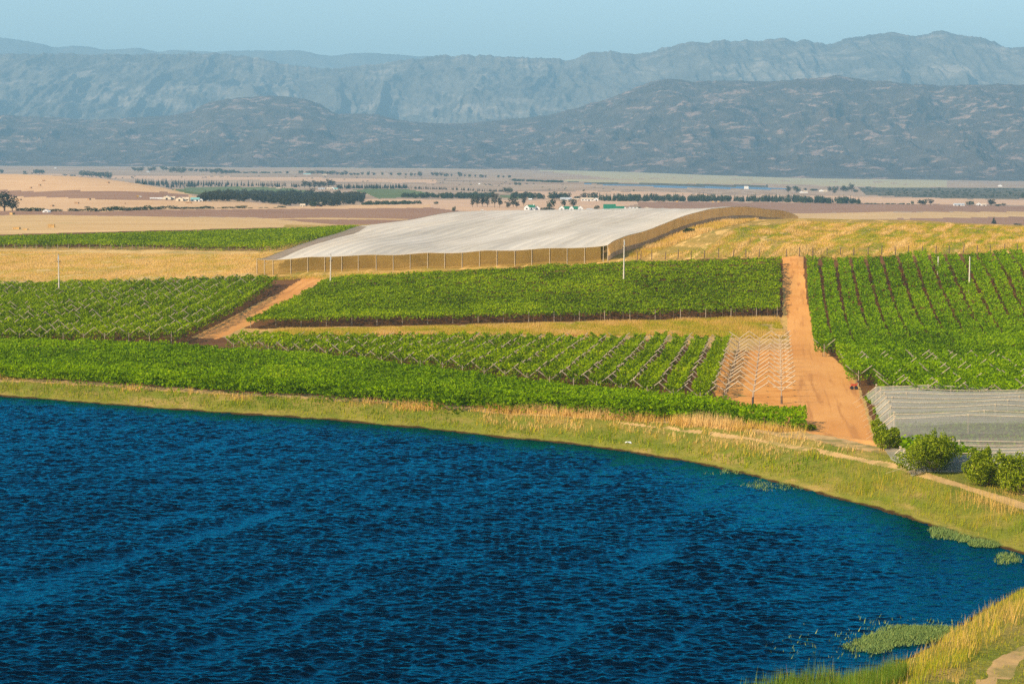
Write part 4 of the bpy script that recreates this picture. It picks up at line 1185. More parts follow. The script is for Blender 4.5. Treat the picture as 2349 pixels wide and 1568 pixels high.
bush(2036, 1030, 76, 62, 'small bright green bush at the end of the dirt road below the net edge', 4, M['bush'], 2200)
bush(2018, 992, 44, 34, 'pale green bush sprawling from under the net edge onto the road verge', 5, M['bush'], 1400)
bush(2000, 925, 34, 30, 'dark round bush poking out under the upper end of the net edge', 6, M['vine_deep'], 1000)
bush(2014, 950, 26, 22, 'small dark bush squeezed under the middle of the net edge', 7, M['vine_deep'], 800)
bush(2021, 968, 28, 22, 'dark bush under the net edge, just above the pale green one', 8, M['vine_deep'], 800)
bush(1580, 535, 30, 12, 'low olive shrub at the foot of the brown net wall', 9, M['scrub_leaf'], 500)
bush(1522, 541, 7, 16, 'slim dark shrub standing against the brown net wall', 10, M['scrub_leaf'], 200)
bush(1858, 985, 34, 14, 'greyish weedy shrub at the end of the dense vines by the road', 11, M['bush'], 500)
# ------------------------------------------------------------------ far trees, hedges, woods
def proto_mesh(kind, seed):
    r2 = np.random.default_rng(seed)
    if kind == 'round':
        bl = [(0, 0, .52, .40, .40, .42)] + [(.3 * math.cos(a), .3 * math.sin(a), r2.uniform(.3, .8), .2, .2, .2) for a in np.linspace(0, 6, 8)]
        V, Q, T = crown_leaves(bl, 420, .12, seed, .25, .1)
    elif kind == 'gum':
        bl = [(r2.uniform(-.28, .28), r2.uniform(-.28, .28), r2.uniform(.26, .90), r2.uniform(.14, .26), r2.uniform(.14, .26), r2.uniform(.08, .16)) for _ in range(11)] + [(0, 0, .52, .22, .22, .30)]
        V, Q, T = crown_leaves(bl, 460, .10, seed, .3, .2)
    elif kind == 'pine':
        bl = [(0, 0, z, .30 * (1.05 - z), .30 * (1.05 - z), .12) for z in np.linspace(.12, .95, 8)]
        V, Q, T = crown_leaves(bl, 300, .11, seed, .3, .05)
    else:  # shrub, wide and low
        bl = [(0, 0, .40, .40, .40, .42)] + [(.36 * math.cos(a), .36 * math.sin(a), r2.uniform(.2, .6), .2, .2, .28) for a in np.linspace(0, 6, 7)]
        V, Q, T = crown_leaves(bl, 360, .13, seed, .2, .05)
    return V, Q, T
KM = {'round': M['scrub_leaf'], 'gum': M['gum'], 'pine': M['pine'], 'shrub': M['scrub_leaf']}
PROTO = {}
for kd in KM:
    for j in range(3):
        V, Q, T = proto_mesh(kd, 700 + j * 13 + len(kd))
        PROTO[kd, j] = (raw_mesh('crown', V, Q, KM[kd], T), V, Q, T)
TRUNK = MB().bar((0, 0, -.06), (.02, 0, .45), .07, .05).bar((.01, 0, .35), (.16, .05, .7), .04, .02).bar((.01, 0, .3), (-.14, -.06, .66), .04, .02).mesh('trunk', M['bark'])
tree_n = [0]
def tree(px, py, w_px, h_px, kind, label, group=None, cat='tree', trunk=True, name=None, **k):
    x, y, z = hit(px, py, **k)
    sc = math.hypot(x, y) / F
    e = empty(name or {'round': 'round_tree', 'gum': 'gum_tree', 'pine': 'pine_tree', 'shrub': 'shrub'}[kind], (x, y, z - .2), label, cat, group, rng.uniform(0, 6.28))
    e.scale = (w_px * sc * 1.35, w_px * sc * 1.35, h_px * sc * 1.15)
    tree_n[0] += 1
    o = bpy.data.objects.new('crown', PROTO[kind, tree_n[0] % 3][0]); link(o, e)
    if trunk:
        o = bpy.data.objects.new('trunk', TRUNK); link(o, e)
    return e
def tree_row(lst, kind, label_fmt, group, **k):
    """lst: (px, py base, w, h) sorted from left to right"""
    lst = sorted(lst)
    for i, (px, py, w_, h_) in enumerate(lst):
        tree(px, py, w_, h_, kind[i % len(kind)] if isinstance(kind, list) else kind, label_fmt.format(ordinal(i)), group, **k)
def Z(f, L): return [(f([(x, y)])[0][0], f([(x, y)])[0][1], w_ / 4, h_ / 4) for x, y, w_, h_ in L]

# bushes along the field edge on the left
sh = Z(z1, [(185, 553, 60, 30), (245, 556, 70, 36), (310, 556, 70, 38), (365, 556, 70, 36), (500, 558, 70, 28), (555, 556, 30, 20), (668, 556, 70, 32), (735, 556, 75, 24), (797, 524, 40, 16), (845, 558, 90, 40),
            (900, 556, 50, 16), (975, 556, 80, 40), (1030, 552, 80, 44), (1085, 548, 80, 44), (1150, 552, 90, 34), (1215, 548, 90, 32), (1290, 546, 90, 36), (1355, 544, 70, 46), (1420, 540, 80, 30), (1490, 538, 70, 34),
            (1582, 536, 70, 36), (1650, 536, 90, 22), (1730, 534, 80, 22), (1780, 534, 60, 20), (1835, 534, 60, 20), (1885, 533, 80, 30), (1940, 533, 50, 22), (2005, 531, 30, 10), (2065, 532, 50, 22), (2130, 530, 50, 20), (2215, 530, 80, 30), (2295, 528, 40, 10)])
tree_row(sh, 'shrub', '{} shrub from the left in the hedge beside the ploughed field', 'shrubs in the hedge line beside the ploughed field', cat='shrub', trunk=False, dmax=2000)
tree_row(Z(z2, [(40, 527, 30, 10), (92, 526, 30, 10), (182, 526, 36, 10), (238, 522, 60, 20)]), 'shrub', '{} low shrub of four beside the dark wood', 'low shrubs beside the dark wood', cat='shrub', trunk=False, dmax=2000)
# big tree on the left edge
tree(10, 484, 42, 37, 'gum', 'large spreading dark tree cut by the left edge, beside the golden slope', None, dmax=2000)
tree(28, 484, 26, 24, 'gum', 'smaller dark tree leaning out of the large tree at the left edge', None, dmax=2000)
# clump on the golden ridge
tree_row(Z(z1, [(760, 236, 60, 50), (800, 240, 60, 46), (845, 244, 60, 46), (885, 248, 60, 50), (925, 252, 60, 50), (965, 256, 60, 58), (1000, 258, 50, 50)]), ['round', 'gum'], '{} tree from the left in the clump behind the golden ridge', 'dark clump of trees behind the golden ridge', dmin=2500)
tree_row(Z(z1, [(10, 210, 40, 34), (228, 208, 30, 22), (232, 216, 36, 12), (295, 216, 18, 12), (330, 216, 40, 40), (365, 217, 50, 42), (392, 216, 30, 34), (602, 231, 36, 14), (660, 235, 30, 14), (685, 236, 22, 12), (1128, 292, 16, 12)]), ['round', 'gum'],
         '{} small scattered tree from the left behind the golden ridge', 'small trees scattered behind the golden ridge', dmin=2300)
# thin far rows under the mountains
row = Z(z1, [(1235, 192, 50, 40), (1272, 194, 40, 36), (1302, 194, 40, 42), (1378, 188, 40, 28), (1415, 188, 50, 36), (1498, 182, 50, 36), (1530, 182, 36, 28), (1580, 204, 50, 48), (1620, 205, 60, 52), (1665, 206, 60, 46), (1695, 200, 40, 40),
             (1750, 190, 40, 26), (1800, 196, 40, 28), (1850, 198, 40, 30), (1895, 200, 40, 34), (1940, 204, 40, 34), (1985, 214, 60, 44), (2030, 216, 60, 46), (2075, 216, 60, 38), (2130, 206, 50, 28), (2175, 206, 50, 20)])
tree_row(row, ['gum', 'round'], '{} tree from the left in the far row below the knoll', 'far tree row below the rocky knoll', dmin=2600)
row = Z(z2, [(285, 218, 30, 30), (412, 214, 40, 30), (475, 212, 40, 24), (520, 214, 50, 28), (565, 216, 50, 32), (610, 216, 50, 30), (655, 222, 50, 32), (700, 222, 50, 36), (745, 226, 40, 30), (790, 226, 40, 30), (825, 228, 40, 38),
             (872, 228, 28, 22), (905, 230, 26, 28), (935, 230, 26, 24), (975, 228, 26, 30), (1030, 228, 26, 34), (1080, 230, 36, 26), (1160, 228, 18, 28), (1242, 230, 36, 30), (1315, 230, 36, 26), (1375, 234, 18, 26), (1425, 236, 24, 32),
             (1458, 236, 18, 26), (1505, 238, 36, 42), (1620, 234, 30, 36), (1655, 236, 36, 36), (1700, 236, 40, 34), (1745, 240, 40, 30), (1795, 240, 18, 24), (1870, 242, 36, 42), (1915, 242, 20, 24), (1960, 244, 24, 26), (2012, 246, 20, 24),
             (2070, 248, 40, 26), (2108, 250, 20, 20), (2225, 250, 20, 24), (2272, 252, 22, 24), (2325, 252, 24, 26)])
tree_row(row, ['gum', 'round'], '{} tree from the left in the broken row under the dark hills', 'broken far tree row at the foot of the dark hills', dmin=2600)
# tall gums before the pine rows
tree_row(Z(z2, [(445, 346, 60, 68), (490, 348, 60, 66), (535, 350, 60, 66), (580, 346, 60, 58), (620, 344, 60, 66), (665, 338, 60, 66), (705, 338, 60, 62), (755, 358, 50, 50)]), 'gum', '{} tall gum from the left behind the white farm', 'tall gum trees behind the white farm buildings', dmin=1500)
# group of gums beside the white net
tree_row(Z(z2, [(1985, 518, 50, 90), (2030, 514, 60, 100), (2080, 514, 60, 98), (2125, 518, 50, 90), (2190, 520, 60, 132), (2235, 522, 44, 96), (2310, 528, 60, 54), (2360, 520, 70, 96), (2392, 524, 44, 60), (2455, 508, 50, 95)]), 'gum',
         '{} gum from the left in the group above the white net', 'tall gums above the crest of the white net', dmin=1000)
tree(*z2([(1652, 492)])[0], 9, 6, 'round', 'lone round shrub on the pinkish field left of the tall gums', None, dmin=1000)
tree(*z2([(1815, 557)])[0], 8, 10.5, 'round', 'lone dark tree on the brown field just above the net roof', None, dmin=900)
tree(*z2([(2310, 390)])[0], 20, 12, 'round', 'bulky dark tree at the end of the wood strip above the tall gums', None, dmin=1500)
tree(*z3([(360, 542)])[0], 17, 22, 'round', 'dense round dark tree between the two white farmhouses', None, dmin=1000)
tree(*z3([(478, 520)])[0], 14, 19, 'gum', 'airy gum tree rising behind the gabled white farmhouse', None, dmin=1000)
tree(*z3([(562, 520)])[0], 18, 17, 'gum', 'dark conical gum tree right of the airy one behind the gabled farmhouse', None, dmin=1000)
tree(*z3([(780, 546)])[0], 11, 10, 'round', 'brownish leafless shrub left of the big green roof', None, dmin=1000)
tree_row(Z(z3, [(285, 548, 40, 28), (320, 548, 50, 34), (365, 548, 50, 26), (1165, 532, 30, 20)]), 'shrub', '{} garden shrub from the left beside the white farmhouses', 'garden shrubs beside the white farmhouses', cat='shrub', trunk=False, dmin=1000)
tree_row(Z(z3, [(370, 446, 70, 64), (410, 446, 50, 50), (465, 446, 70, 60), (510, 446, 60, 56), (600, 440, 60, 24), (665, 446, 60, 52), (740, 450, 80, 60), (125, 440, 40, 60)]), ['gum', 'round'],
         '{} dark tree from the left behind the grey roofed barn', 'dark trees behind the grey roofed barn', dmin=1400)
tree_row(Z(z3, [(35, 316, 30, 26), (70, 320, 26, 26), (658, 374, 18, 16), (1118, 374, 18, 16)]), 'round', '{} lone small tree from the left before the reservoir', 'lone small trees before the reservoir', dmin=1800)
tree_row(Z(z4, [(185, 388, 50, 56), (262, 386, 60, 54), (345, 370, 30, 28), (420, 372, 60, 22), (565, 378, 40, 44), (605, 376, 30, 44), (632, 374, 26, 40), (610, 392, 36, 22), (690, 380, 50, 60), (720, 378, 40, 44), (765, 380, 50, 72), (802, 382, 40, 26)]), ['gum', 'round'],
         '{} tree from the left by the cottages near the reservoir', 'trees round the white cottages near the reservoir', dmin=2000)
tree_row(Z(z4, [(1325, 497, 24, 34), (1395, 497, 50, 44), (1430, 497, 50, 46), (1492, 497, 56, 46), (1852, 502, 60, 36), (2045, 510, 70, 64), (2110, 510, 50, 20), (2163, 510, 40, 26), (2340, 440, 30, 46)]), ['round', 'gum'],
         '{} roundish tree from the left along the far pale field', 'trees along the pale field at the right', dmin=1300)
tree(*z4([(2072, 671)])[0], 16, 13, 'pine', 'lone dark conical tree on the brown field behind the grassy hill', None, dmin=700, dmax=2500)
tree(*z4([(2290, 684)])[0], 14, 5, 'shrub', 'low dark shrub on the brown field near the lone conical tree', None, dmin=700, dmax=2500)
# windbreaks and woods that read as one mass: many crowns in one object
def wood(name, label, poly, n, w_px, h_px, kind, seed, cat, dmin=1200, fade=0.5):
    r2 = np.random.default_rng(seed)
    xs = [p[0] for p in poly]; ys = [p[1] for p in poly]
    Vs, Qs, Ts = [], [], []; off = 0; c = 0
    pts = []
    while c < n:
        px = r2.uniform(min(xs), max(xs)); py = r2.uniform(min(ys), max(ys))
        if inside(np.array([px]), np.array([py]), poly)[0]:
            pts.append((px, py)); c += 1
    for px, py in pts:
        x, y, z = hit(px, py, dmin=dmin)
        sc = math.hypot(x, y) / F
        _, V, Q, T = PROTO[kind if isinstance(kind, str) else kind[r2.integers(len(kind))], r2.integers(3)]
        a = r2.uniform(0, 6.28); w_ = w_px * sc * r2.uniform(.9, 1.7); h_ = h_px * sc * r2.uniform(.75, 1.35)
        ca, sa = math.cos(a), math.sin(a)
        Vs.append(np.column_stack([(V[:, 0] * ca - V[:, 1] * sa) * w_ + x, (V[:, 0] * sa + V[:, 1] * ca) * w_ + y, V[:, 2] * h_ + z - .1 * h_]))
        Qs.append(Q + off); Ts.append(T); off += len(V)
    o = obj_np(name, np.vstack(Vs), np.vstack(Qs), KM[kind if isinstance(kind, str) else kind[0]], None, np.concatenate(Ts))
    tag(o, label, cat, kind='stuff')
wood('pine_windbreak', 'long dark pine windbreak behind the golden slope', z1([(1240, 302), (1500, 335), (1560, 346), (1900, 332), (2349, 332), (2760, 340), (2760, 325), (2349, 318), (1240, 294)]), 230, 4.5, 10, 'pine', 801, 'windbreak', 1600)
wood('pine_windbreak', 'dark windbreak right of the tall gum trees', z2([(770, 352), (1030, 350), (1390, 350), (1390, 340), (1030, 338), (770, 340)]), 120, 5, 9, 'pine', 803, 'windbreak', 1600)
wood('tree_row', 'thin pale row of small trees continuing the dark windbreak', z2([(1390, 350), (1800, 362), (2280, 382), (2280, 378), (1800, 358), (1390, 346)]), 90, 3.6, 6, 'pine', 805, 'windbreak', 1600)
wood('dark_wood', 'broad dark wood beside the white farm sheds', z1([(1790, 464), (2349, 472), (2500, 490), (2640, 512), (3000, 516), (3240, 500), (3340, 480), (3320, 440), (3000, 430), (2600, 425), (2349, 420), (1850, 430)]), 420, 11, 17, ['gum', 'round'], 807, 'wood', 1100)
wood('dark_wood', 'upper crowns of the dark wood, below the green fields', z1([(1900, 425), (2100, 400), (2349, 410), (2600, 412), (2980, 420), (3340, 436), (3340, 450), (1900, 440)]), 140, 10, 13, ['gum', 'round'], 809, 'wood', 1300)
wood('hedge', 'grey green hedge fading into dust right of the dark wood', z2([(980, 500), (1280, 496), (1550, 490), (1550, 482), (1280, 484), (980, 486)]), 70, 8, 8, 'shrub', 811, 'hedge', 1200)
wood('tree_strip', 'strip of dark trees above the pinkish field, left of the tall gums', z2([(1340, 438), (1600, 440), (2100, 442), (2180, 436), (2180, 418), (1960, 425), (1340, 430)]), 140, 8, 11, ['round', 'gum'], 813, 'wood', 1500)
wood('tree_strip', 'dark trees closing the pale field left of the grey roofed barn', z2([(2349, 440), (2500, 445), (2860, 448), (2860, 440), (2500, 430), (2349, 425)]), 60, 9, 11, ['round', 'gum'], 815, 'wood', 1500)
wood('windbreak', 'long dark windbreak running right from the white long house', z3([(770, 462), (1150, 468), (2349, 472), (3000, 488), (3190, 490), (3190, 484), (2349, 460), (1150, 455), (770, 452)]), 330, 9, 14, ['round', 'pine'], 817, 'windbreak', 1400)
wood('hedge', 'low hedge before the scrub land on the far right plain', z4([(850, 491), (1310, 494), (1310, 490), (850, 487)]), 60, 4, 2.5, 'shrub', 819, 'hedge', 1400)
wood('hedge', 'thin dark hedge line in the plain, just above the far pine rows', z1([(2090, 206), (2349, 207), (2580, 207), (2580, 204), (2090, 202)]), 60, 5, 3.2, 'shrub', 821, 'hedge', 2500)
wood('hedge', 'dark hedge at the left end of the reservoir', z3([(0, 280), (90, 282), (460, 296), (460, 288), (165, 280), (0, 272)]), 60, 6, 5, 'shrub', 823, 'hedge', 2500)
wood('scrub_bushes', 'scattered dark scrub bushes on the far right plain', z4([(830, 345), (2349, 350), (2700, 360), (2700, 440), (2349, 435), (1500, 432), (900, 405)]), 260, 4, 2.6, 'shrub', 825, 'scrub', 1500)
wood('scrub_bushes', 'scattered tiny bushes over the far brown plain', z2([(-2000, 240), (0, 235), (1500, 250), (2349, 265), (3300, 360), (2349, 360), (1400, 300), (0, 260), (-2000, 260)]), 60, 3.5, 2.2, 'shrub', 827, 'scrub', 2400)

# ------------------------------------------------------------------ farm buildings
def house(px, py, w_px, h_px, label, wall='white', roof='greenroof', gable='side', depth=None, group=None, roof_frac=.45, wins=3, dmin=1000, name='farmhouse', cat='house', door=True, rz=0.0, chimney=False):
    x, y, z = hit(px, py, dmin=dmin)
    sc = math.hypot(x, y) / F
    w, h = w_px * sc * 1.02, h_px * sc * 1.02
    dpt = depth * w if depth else min(w * .7, 9)
    e = empty(name, (x, y, z), label, cat, group, rz)
    hw = h * (1 - roof_frac)
    b = MB()
    if gable == 'side':      # ridge runs left to right
        b.box((0, 0, hw / 2 - .3), (w, dpt, hw + .6))
        for s in (-1, 1):
            xx = s * w / 2
            b.poly([(xx, -dpt / 2, hw), (xx, dpt / 2, hw), (xx, 0, h * .99)])
            b.poly([(xx - s * .25, -dpt / 2, hw), (xx - s * .25, dpt / 2, hw), (xx - s * .25, 0, h * .99)])
    else:                    # gable faces the viewer
        b.box((0, 0, hw / 2 - .3), (w, dpt, hw + .6))
        for s in (-1, 1):
            yy = s * dpt / 2
            b.poly([(-w / 2, yy, hw), (w / 2, yy, hw), (0, yy, h * .99)])
    b.build('wall', M[wall], e)
    r = MB(); o_ = .25; t = .18
    if gable == 'side':
        for s in (-1, 1):
            r.poly([(-w / 2 - o_ * .2, s * (dpt / 2 + o_), hw - .1), (w / 2 + o_ * .2, s * (dpt / 2 + o_), hw - .1), (w / 2 + o_ * .2, 0, h + t), (-w / 2 - o_ * .2, 0, h + t)])
            r.poly([(-w / 2 - o_ * .2, s * (dpt / 2 + o_), hw - .1 - t), (w / 2 + o_ * .2, s * (dpt / 2 + o_), hw - .1 - t), (w / 2 + o_ * .2, 0, h), (-w / 2 - o_ * .2, 0, h)])
    else:
        for s in (-1, 1):
            for dz in (0, -t):
                r.poly([(s * (w / 2 + o_), -dpt / 2 - o_ * .2, hw - .1 + dz), (s * (w / 2 + o_), dpt / 2 + o_ * .2, hw - .1 + dz), (0, dpt / 2 + o_ * .2, h + t + dz), (0, -dpt / 2 - o_ * .2, h + t + dz)])
    ro = r.build('roof', M[roof], e)
    if chimney:
        MB().box((w * .3, 0, h), (.8, .8, 1.6)).build('chimney', M['white'], ro)
    for i in range(wins):
        wx = -w / 2 + w * (i + .5) / wins
        is_door = door and i == wins // 2
        hh = hw * (.72 if is_door else .4); zc_ = hh / 2 if is_door else hw * .5
        MB().box((wx, -dpt / 2 - .03, zc_), (min(1.3, w / wins * .4), .1, hh)).build('door' if is_door else 'window', M['dark'], e)
    return e
q = lambda f, x, y: f([(x, y)])[0]
house(*q(z1, 425, 567), 14, 7, 'small white cottage beside the hedge line at the ploughed field', 'white', 'tanroof', 'gable', .9, wins=1, door=False)
house(*q(z1, 452, 568), 6, 4, 'low white lean to joined to the small white cottage', 'white', 'greyroof', 'side', .9, wins=1, door=False, name='outbuilding', cat='shed')
house(*q(z1, 1430, 444), 26, 2.6, 'long low white yard wall left of the farm sheds', 'white', 'white', 'side', .08, wins=0, name='yard_wall', cat='wall', roof_frac=.1)
house(*q(z1, 1490, 447), 18, 3.4, 'taller white yard wall joined to the left farm shed', 'white', 'white', 'side', .1, wins=0, name='yard_wall', cat='wall', roof_frac=.1)
house(*q(z1, 1535, 449), 18, 9, 'pale farm shed with a big grey door, left of three', 'cream', 'tanroof', 'gable', .9, wins=1, name='farm_shed', cat='shed')
house(*q(z1, 1583, 449), 12, 6.5, 'pale annex with two dark windows joined to the left farm shed', 'cream', 'tanroof', 'side', .8, wins=2, door=False, name='farm_shed', cat='shed')
house(*q(z1, 1650, 461), 16, 8.5, 'middle pale farm shed with its gable to the viewer', 'cream', 'tanroof', 'gable', .9, wins=1, name='farm_shed', cat='shed')
house(*q(z1, 1702, 462), 17, 8, 'long cream shed right of the middle gable shed', 'cream', 'tanroof', 'side', .6, wins=2, door=False, name='farm_shed', cat='shed')
house(*q(z1, 1792, 465), 20, 8, 'white shed with grey green roof next to the dark wood', 'white', 'aquaroof', 'side', .6, wins=2, name='farm_shed', cat='shed')
house(*q(z1, 1846, 465), 7, 6, 'small white hut with a dark round opening at the dark wood', 'white', 'white', 'gable', .8, wins=1, name='farm_hut', cat='hut')
house(*q(z1, 1915, 463), 7, 3, 'tiny pale hut before the dark wood', 'white', 'tanroof', 'gable', .8, wins=0, name='farm_hut', cat='hut')
house(*q(z1, 510, 164), 5, 2.4, 'tiny white house on the far plain at the left', 'white', 'greyroof', 'side', .6, wins=0, dmin=2500)
house(*q(z1, 1360, 198), 7, 2, 'tiny white house under the far tree row', 'white', 'greyroof', 'side', .6, wins=0, dmin=2500)
house(*q(z2, 470, 220), 16, 2.6, 'long pale green roofed shed in the far tree row', 'white', 'aquaroof', 'side', .3, wins=0, dmin=2500, name='farm_shed', cat='shed')
house(*q(z2, 630, 226), 12, 2, 'long tan roofed building in the far tree row', 'cream', 'tanroof', 'side', .3, wins=0, dmin=2500, name='farm_shed', cat='shed')
house(*q(z2, 600, 356), 15, 3.2, 'low white stable row under the tall gums', 'white', 'greyroof', 'side', .3, wins=3, dmin=1500, name='stable', cat='shed')
house(*q(z2, 675, 358), 12, 4.2, 'cream flat farm building under the tall gums', 'cream', 'tanroof', 'side', .6, wins=2, dmin=1500)
house(*q(z2, 702, 356), 9, 6, 'tall white gabled house under the tall gums', 'white', 'tanroof', 'gable', .9, wins=1, dmin=1500)
house(*q(z2, 732, 360), 9, 4, 'aqua roofed shed right of the gabled house under the gums', 'cream', 'aquaroof', 'side', .6, wins=1, dmin=1500, name='farm_shed', cat='shed')
house(*q(z2, 428, 515), 12, 6, 'pale brown house at the lower edge of the dark wood', 'cream', 'tanroof', 'side', .5, wins=2, dmin=1000)
house(*q(z2, 583, 513), 14, 9, 'red brown house at the lower edge of the dark wood', 'brickwall', 'tanroof', 'side', .6, wins=2, dmin=1000)
tree(*q(z2, 525, 515), 16, 12, 'round', 'dark round tree between the two brown houses', None, dmin=1000)
house(*q(z2, 205, 350), 10, 2, 'long tan roof beside the green field', 'cream', 'tanroof', 'side', .4, wins=0, dmin=1500, name='farm_shed', cat='shed')
house(*q(z2, 1490, 158), 12, 1.8, 'white building line at the foot of the dark hills', 'white', 'white', 'side', .3, wins=0, dmin=3500)
house(*q(z2, 1675, 156), 16, 2.6, 'larger white building at the foot of the dark hills', 'white', 'white', 'side', .3, wins=0, dmin=3500)
house(*q(z2, 2048, 310), 4.5, 2.2, 'tiny white hut alone on the brown far plain', 'white', 'white', 'side', .6, wins=0, dmin=2000)
# white farmhouses with green roofs above the crest of the net
hg = 'white farmhouses with green roofs'
house(*q(z3, 135, 546), 12, 11.5, 'left gable of the first white farmhouse, at the tall gums', 'white', 'greenroof', 'gable', .9, hg, wins=1, door=False)
house(*q(z3, 180, 546), 16, 11.5, 'middle wing with green roof of the first white farmhouse', 'white', 'greenroof', 'side', .6, hg, .40, wins=3, chimney=True)
house(*q(z3, 230, 547), 12, 10, 'right gable of the first white farmhouse, beside the garden shrubs', 'white', 'greenroof', 'gable', .9, hg, wins=1, door=False)
house(*q(z3, 455, 551), 12, 11, 'left white gable of the long farmhouse behind the net crest', 'white', 'greenroof', 'gable', .9, hg, wins=1)
house(*q(z3, 500, 551), 14, 9.5, 'green roofed wing between the two left gables of the long farmhouse', 'white', 'greenroof', 'side', .6, hg, .5, wins=2)
house(*q(z3, 545, 553), 10, 11, 'middle white gable of the long farmhouse behind the net crest', 'white', 'greenroof', 'gable', .9, hg, wins=1)
house(*q(z3, 580, 552), 12, 9.5, 'green roofed wing right of the middle gable of the long farmhouse', 'white', 'greenroof', 'side', .6, hg, .5, wins=2)
house(*q(z3, 625, 552), 13, 11, 'right white gable of the long farmhouse behind the net crest', 'white', 'greenroof', 'gable', .9, hg, wins=1)
house(*q(z3, 712, 549), 14, 4, 'small pale shed right of the long white farmhouse', 'white', 'greyroof', 'side', .6, wins=1, name='farm_shed', cat='shed')
house(*q(z3, 895, 551), 28, 14, 'barn with the big bright green roof above the net crest', 'white', 'greenroof', 'side', .4, None, .72, wins=2, name='barn', cat='barn')
house(*q(z3, 985, 551), 22, 9.5, 'lower green roofed wing right of the big green barn', 'white', 'greenroof', 'side', .4, None, .6, wins=2, name='barn', cat='barn')
for i, xx in enumerate((1035, 1080, 1110, 1145)):
    house(*q(z3, xx, 548), 10, 7.5, ['white', 'second white', 'third white', 'fourth white'][i] + ' gabled cottage in the row right of the green barn', 'white', 'greenroof' if i in (0, 3) else 'greyroof', 'gable', .9, 'white cottages right of the green barn', wins=1, name='cottage')
house(*q(z3, 1236, 540), 11, 5.5, 'small tan tent shaped hut right of the white cottages', 'cream', 'tanroof', 'gable', .9, wins=0, name='hut', cat='hut')
house(*q(z3, 168, 450), 8, 2.4, 'tiny white building in the tree strip above the first farmhouse', 'white', 'white', 'side', .5, wins=0, dmin=1400)
house(*q(z3, 495, 457), 26, 6.5, 'long barn with pale grey roof before the dark trees', 'cream', 'greyroof', 'side', .35, None, .6, wins=2, dmin=1400, name='barn', cat='barn')
house(*q(z3, 580, 457), 18, 4, 'low red brown wall building right of the grey barn', 'brickwall', 'tanroof', 'side', .4, wins=0, dmin=1400, name='farm_shed', cat='shed')
house(*q(z3, 692, 461), 28, 6.5, 'white long house with a row of windows at the windbreak', 'white', 'tanroof', 'side', .3, None, .4, wins=4, dmin=1400)
house(*q(z3, 773, 461), 9, 7, 'small white gabled house at the end of the white long house', 'white', 'white', 'gable', .9, wins=1, dmin=1400)
house(*q(z4, 307, 389), 8, 4, 'left white cottage among the trees near the reservoir', 'white', 'tanroof', 'gable', .9, wins=0, dmin=2000, name='cottage')
house(*q(z4, 345, 388), 9, 4.5, 'second white cottage among the trees near the reservoir', 'white', 'tanroof', 'side', .7, wins=0, dmin=2000, name='cottage')
house(*q(z4, 488, 376), 9, 4.5, 'white cottage left of the tall far gums near the reservoir', 'white', 'tanroof', 'gable', .9, wins=0, dmin=2000, name='cottage')
house(*q(z4, 526, 377), 8, 3.6, 'pale cottage just left of the pair of far gums', 'cream', 'tanroof', 'side', .7, wins=0, dmin=2000, name='cottage')
house(*q(z4, 1752, 506), 24, 5, 'long white shed on the pale field at the right', 'white', 'greyroof', 'side', .25, None, .5, wins=3, dmin=1300, name='farm_shed', cat='shed')
house(*q(z4, 1938, 503), 12, 5, 'white house between the trees on the pale field', 'white', 'white', 'gable', .8, wins=1, dmin=1300)
house(*q(z4, 1980, 505), 10, 4, 'low white annex beside the dark round tree on the pale field', 'white', 'tanroof', 'side', .7, wins=1, dmin=1300)
house(*q(z4, 2130, 331), 8, 4, 'single white house at the foot of the dark hills, far right', 'white', 'white', 'gable', .9, wins=0, dmin=3000)
# white tank on legs beside the reservoir
def tank():
    x, y, z = hit(*q(z3, 2150, 356), dmin=1800); sc = math.hypot(x, y) / F
    e = empty('water_tank', (x, y, z), 'square white water tank standing in front of the far reservoir', 'tank')
    s = 9 * sc
    MB().box((0, 0, s * .45), (s, s, s * .62)).build('tank_body', M['white'], e)
    for sx in (-1, 1):
        for sy in (-1, 1): MB().box((sx * s * .4, sy * s * .4, s * .06), (s * .1, s * .1, s * .16)).build('leg', M['white'], e)
    MB().box((0, 0, s * .79), (s * .8, s * .8, s * .06)).build('lid', M['cream'], e)
tank()
# ------------------------------------------------------------------ straw stacks and farm machines
def stack(px, py, w_px, h_px, label, mat='straw', seed=0, dmin=600, dmax=2600):
    x, y, z = hit(px, py, dmin=dmin, dmax=dmax); sc = math.hypot(x, y) / F
    w, h = w_px * sc, h_px * sc
    nx = max(1, round(w / 2.3)); nz = max(1, round(h / 1.1))
    r2 = random.Random(seed); b = MB()
    for i in range(nx):
        for k in range(nz):
            if k == nz - 1 and nx > 2 and r2.random() < .2: continue
            for j in range(2):
                b.box((-w / 2 + (i + .5) * w / nx + r2.uniform(-.05, .05), j * 1.25 + r2.uniform(-.08, .08), (k + .5) * h / nz - .05), (w / nx * .96, 1.2, h / nz * .97), r2.uniform(-.03, .03))
    o = b.build('straw_stack', M[mat]); o.location = (x, y, z); o.rotation_euler = (0, 0, r2.uniform(-.4, .2))
    tag(o, label, 'straw stack', 'straw stacks on the stubble')
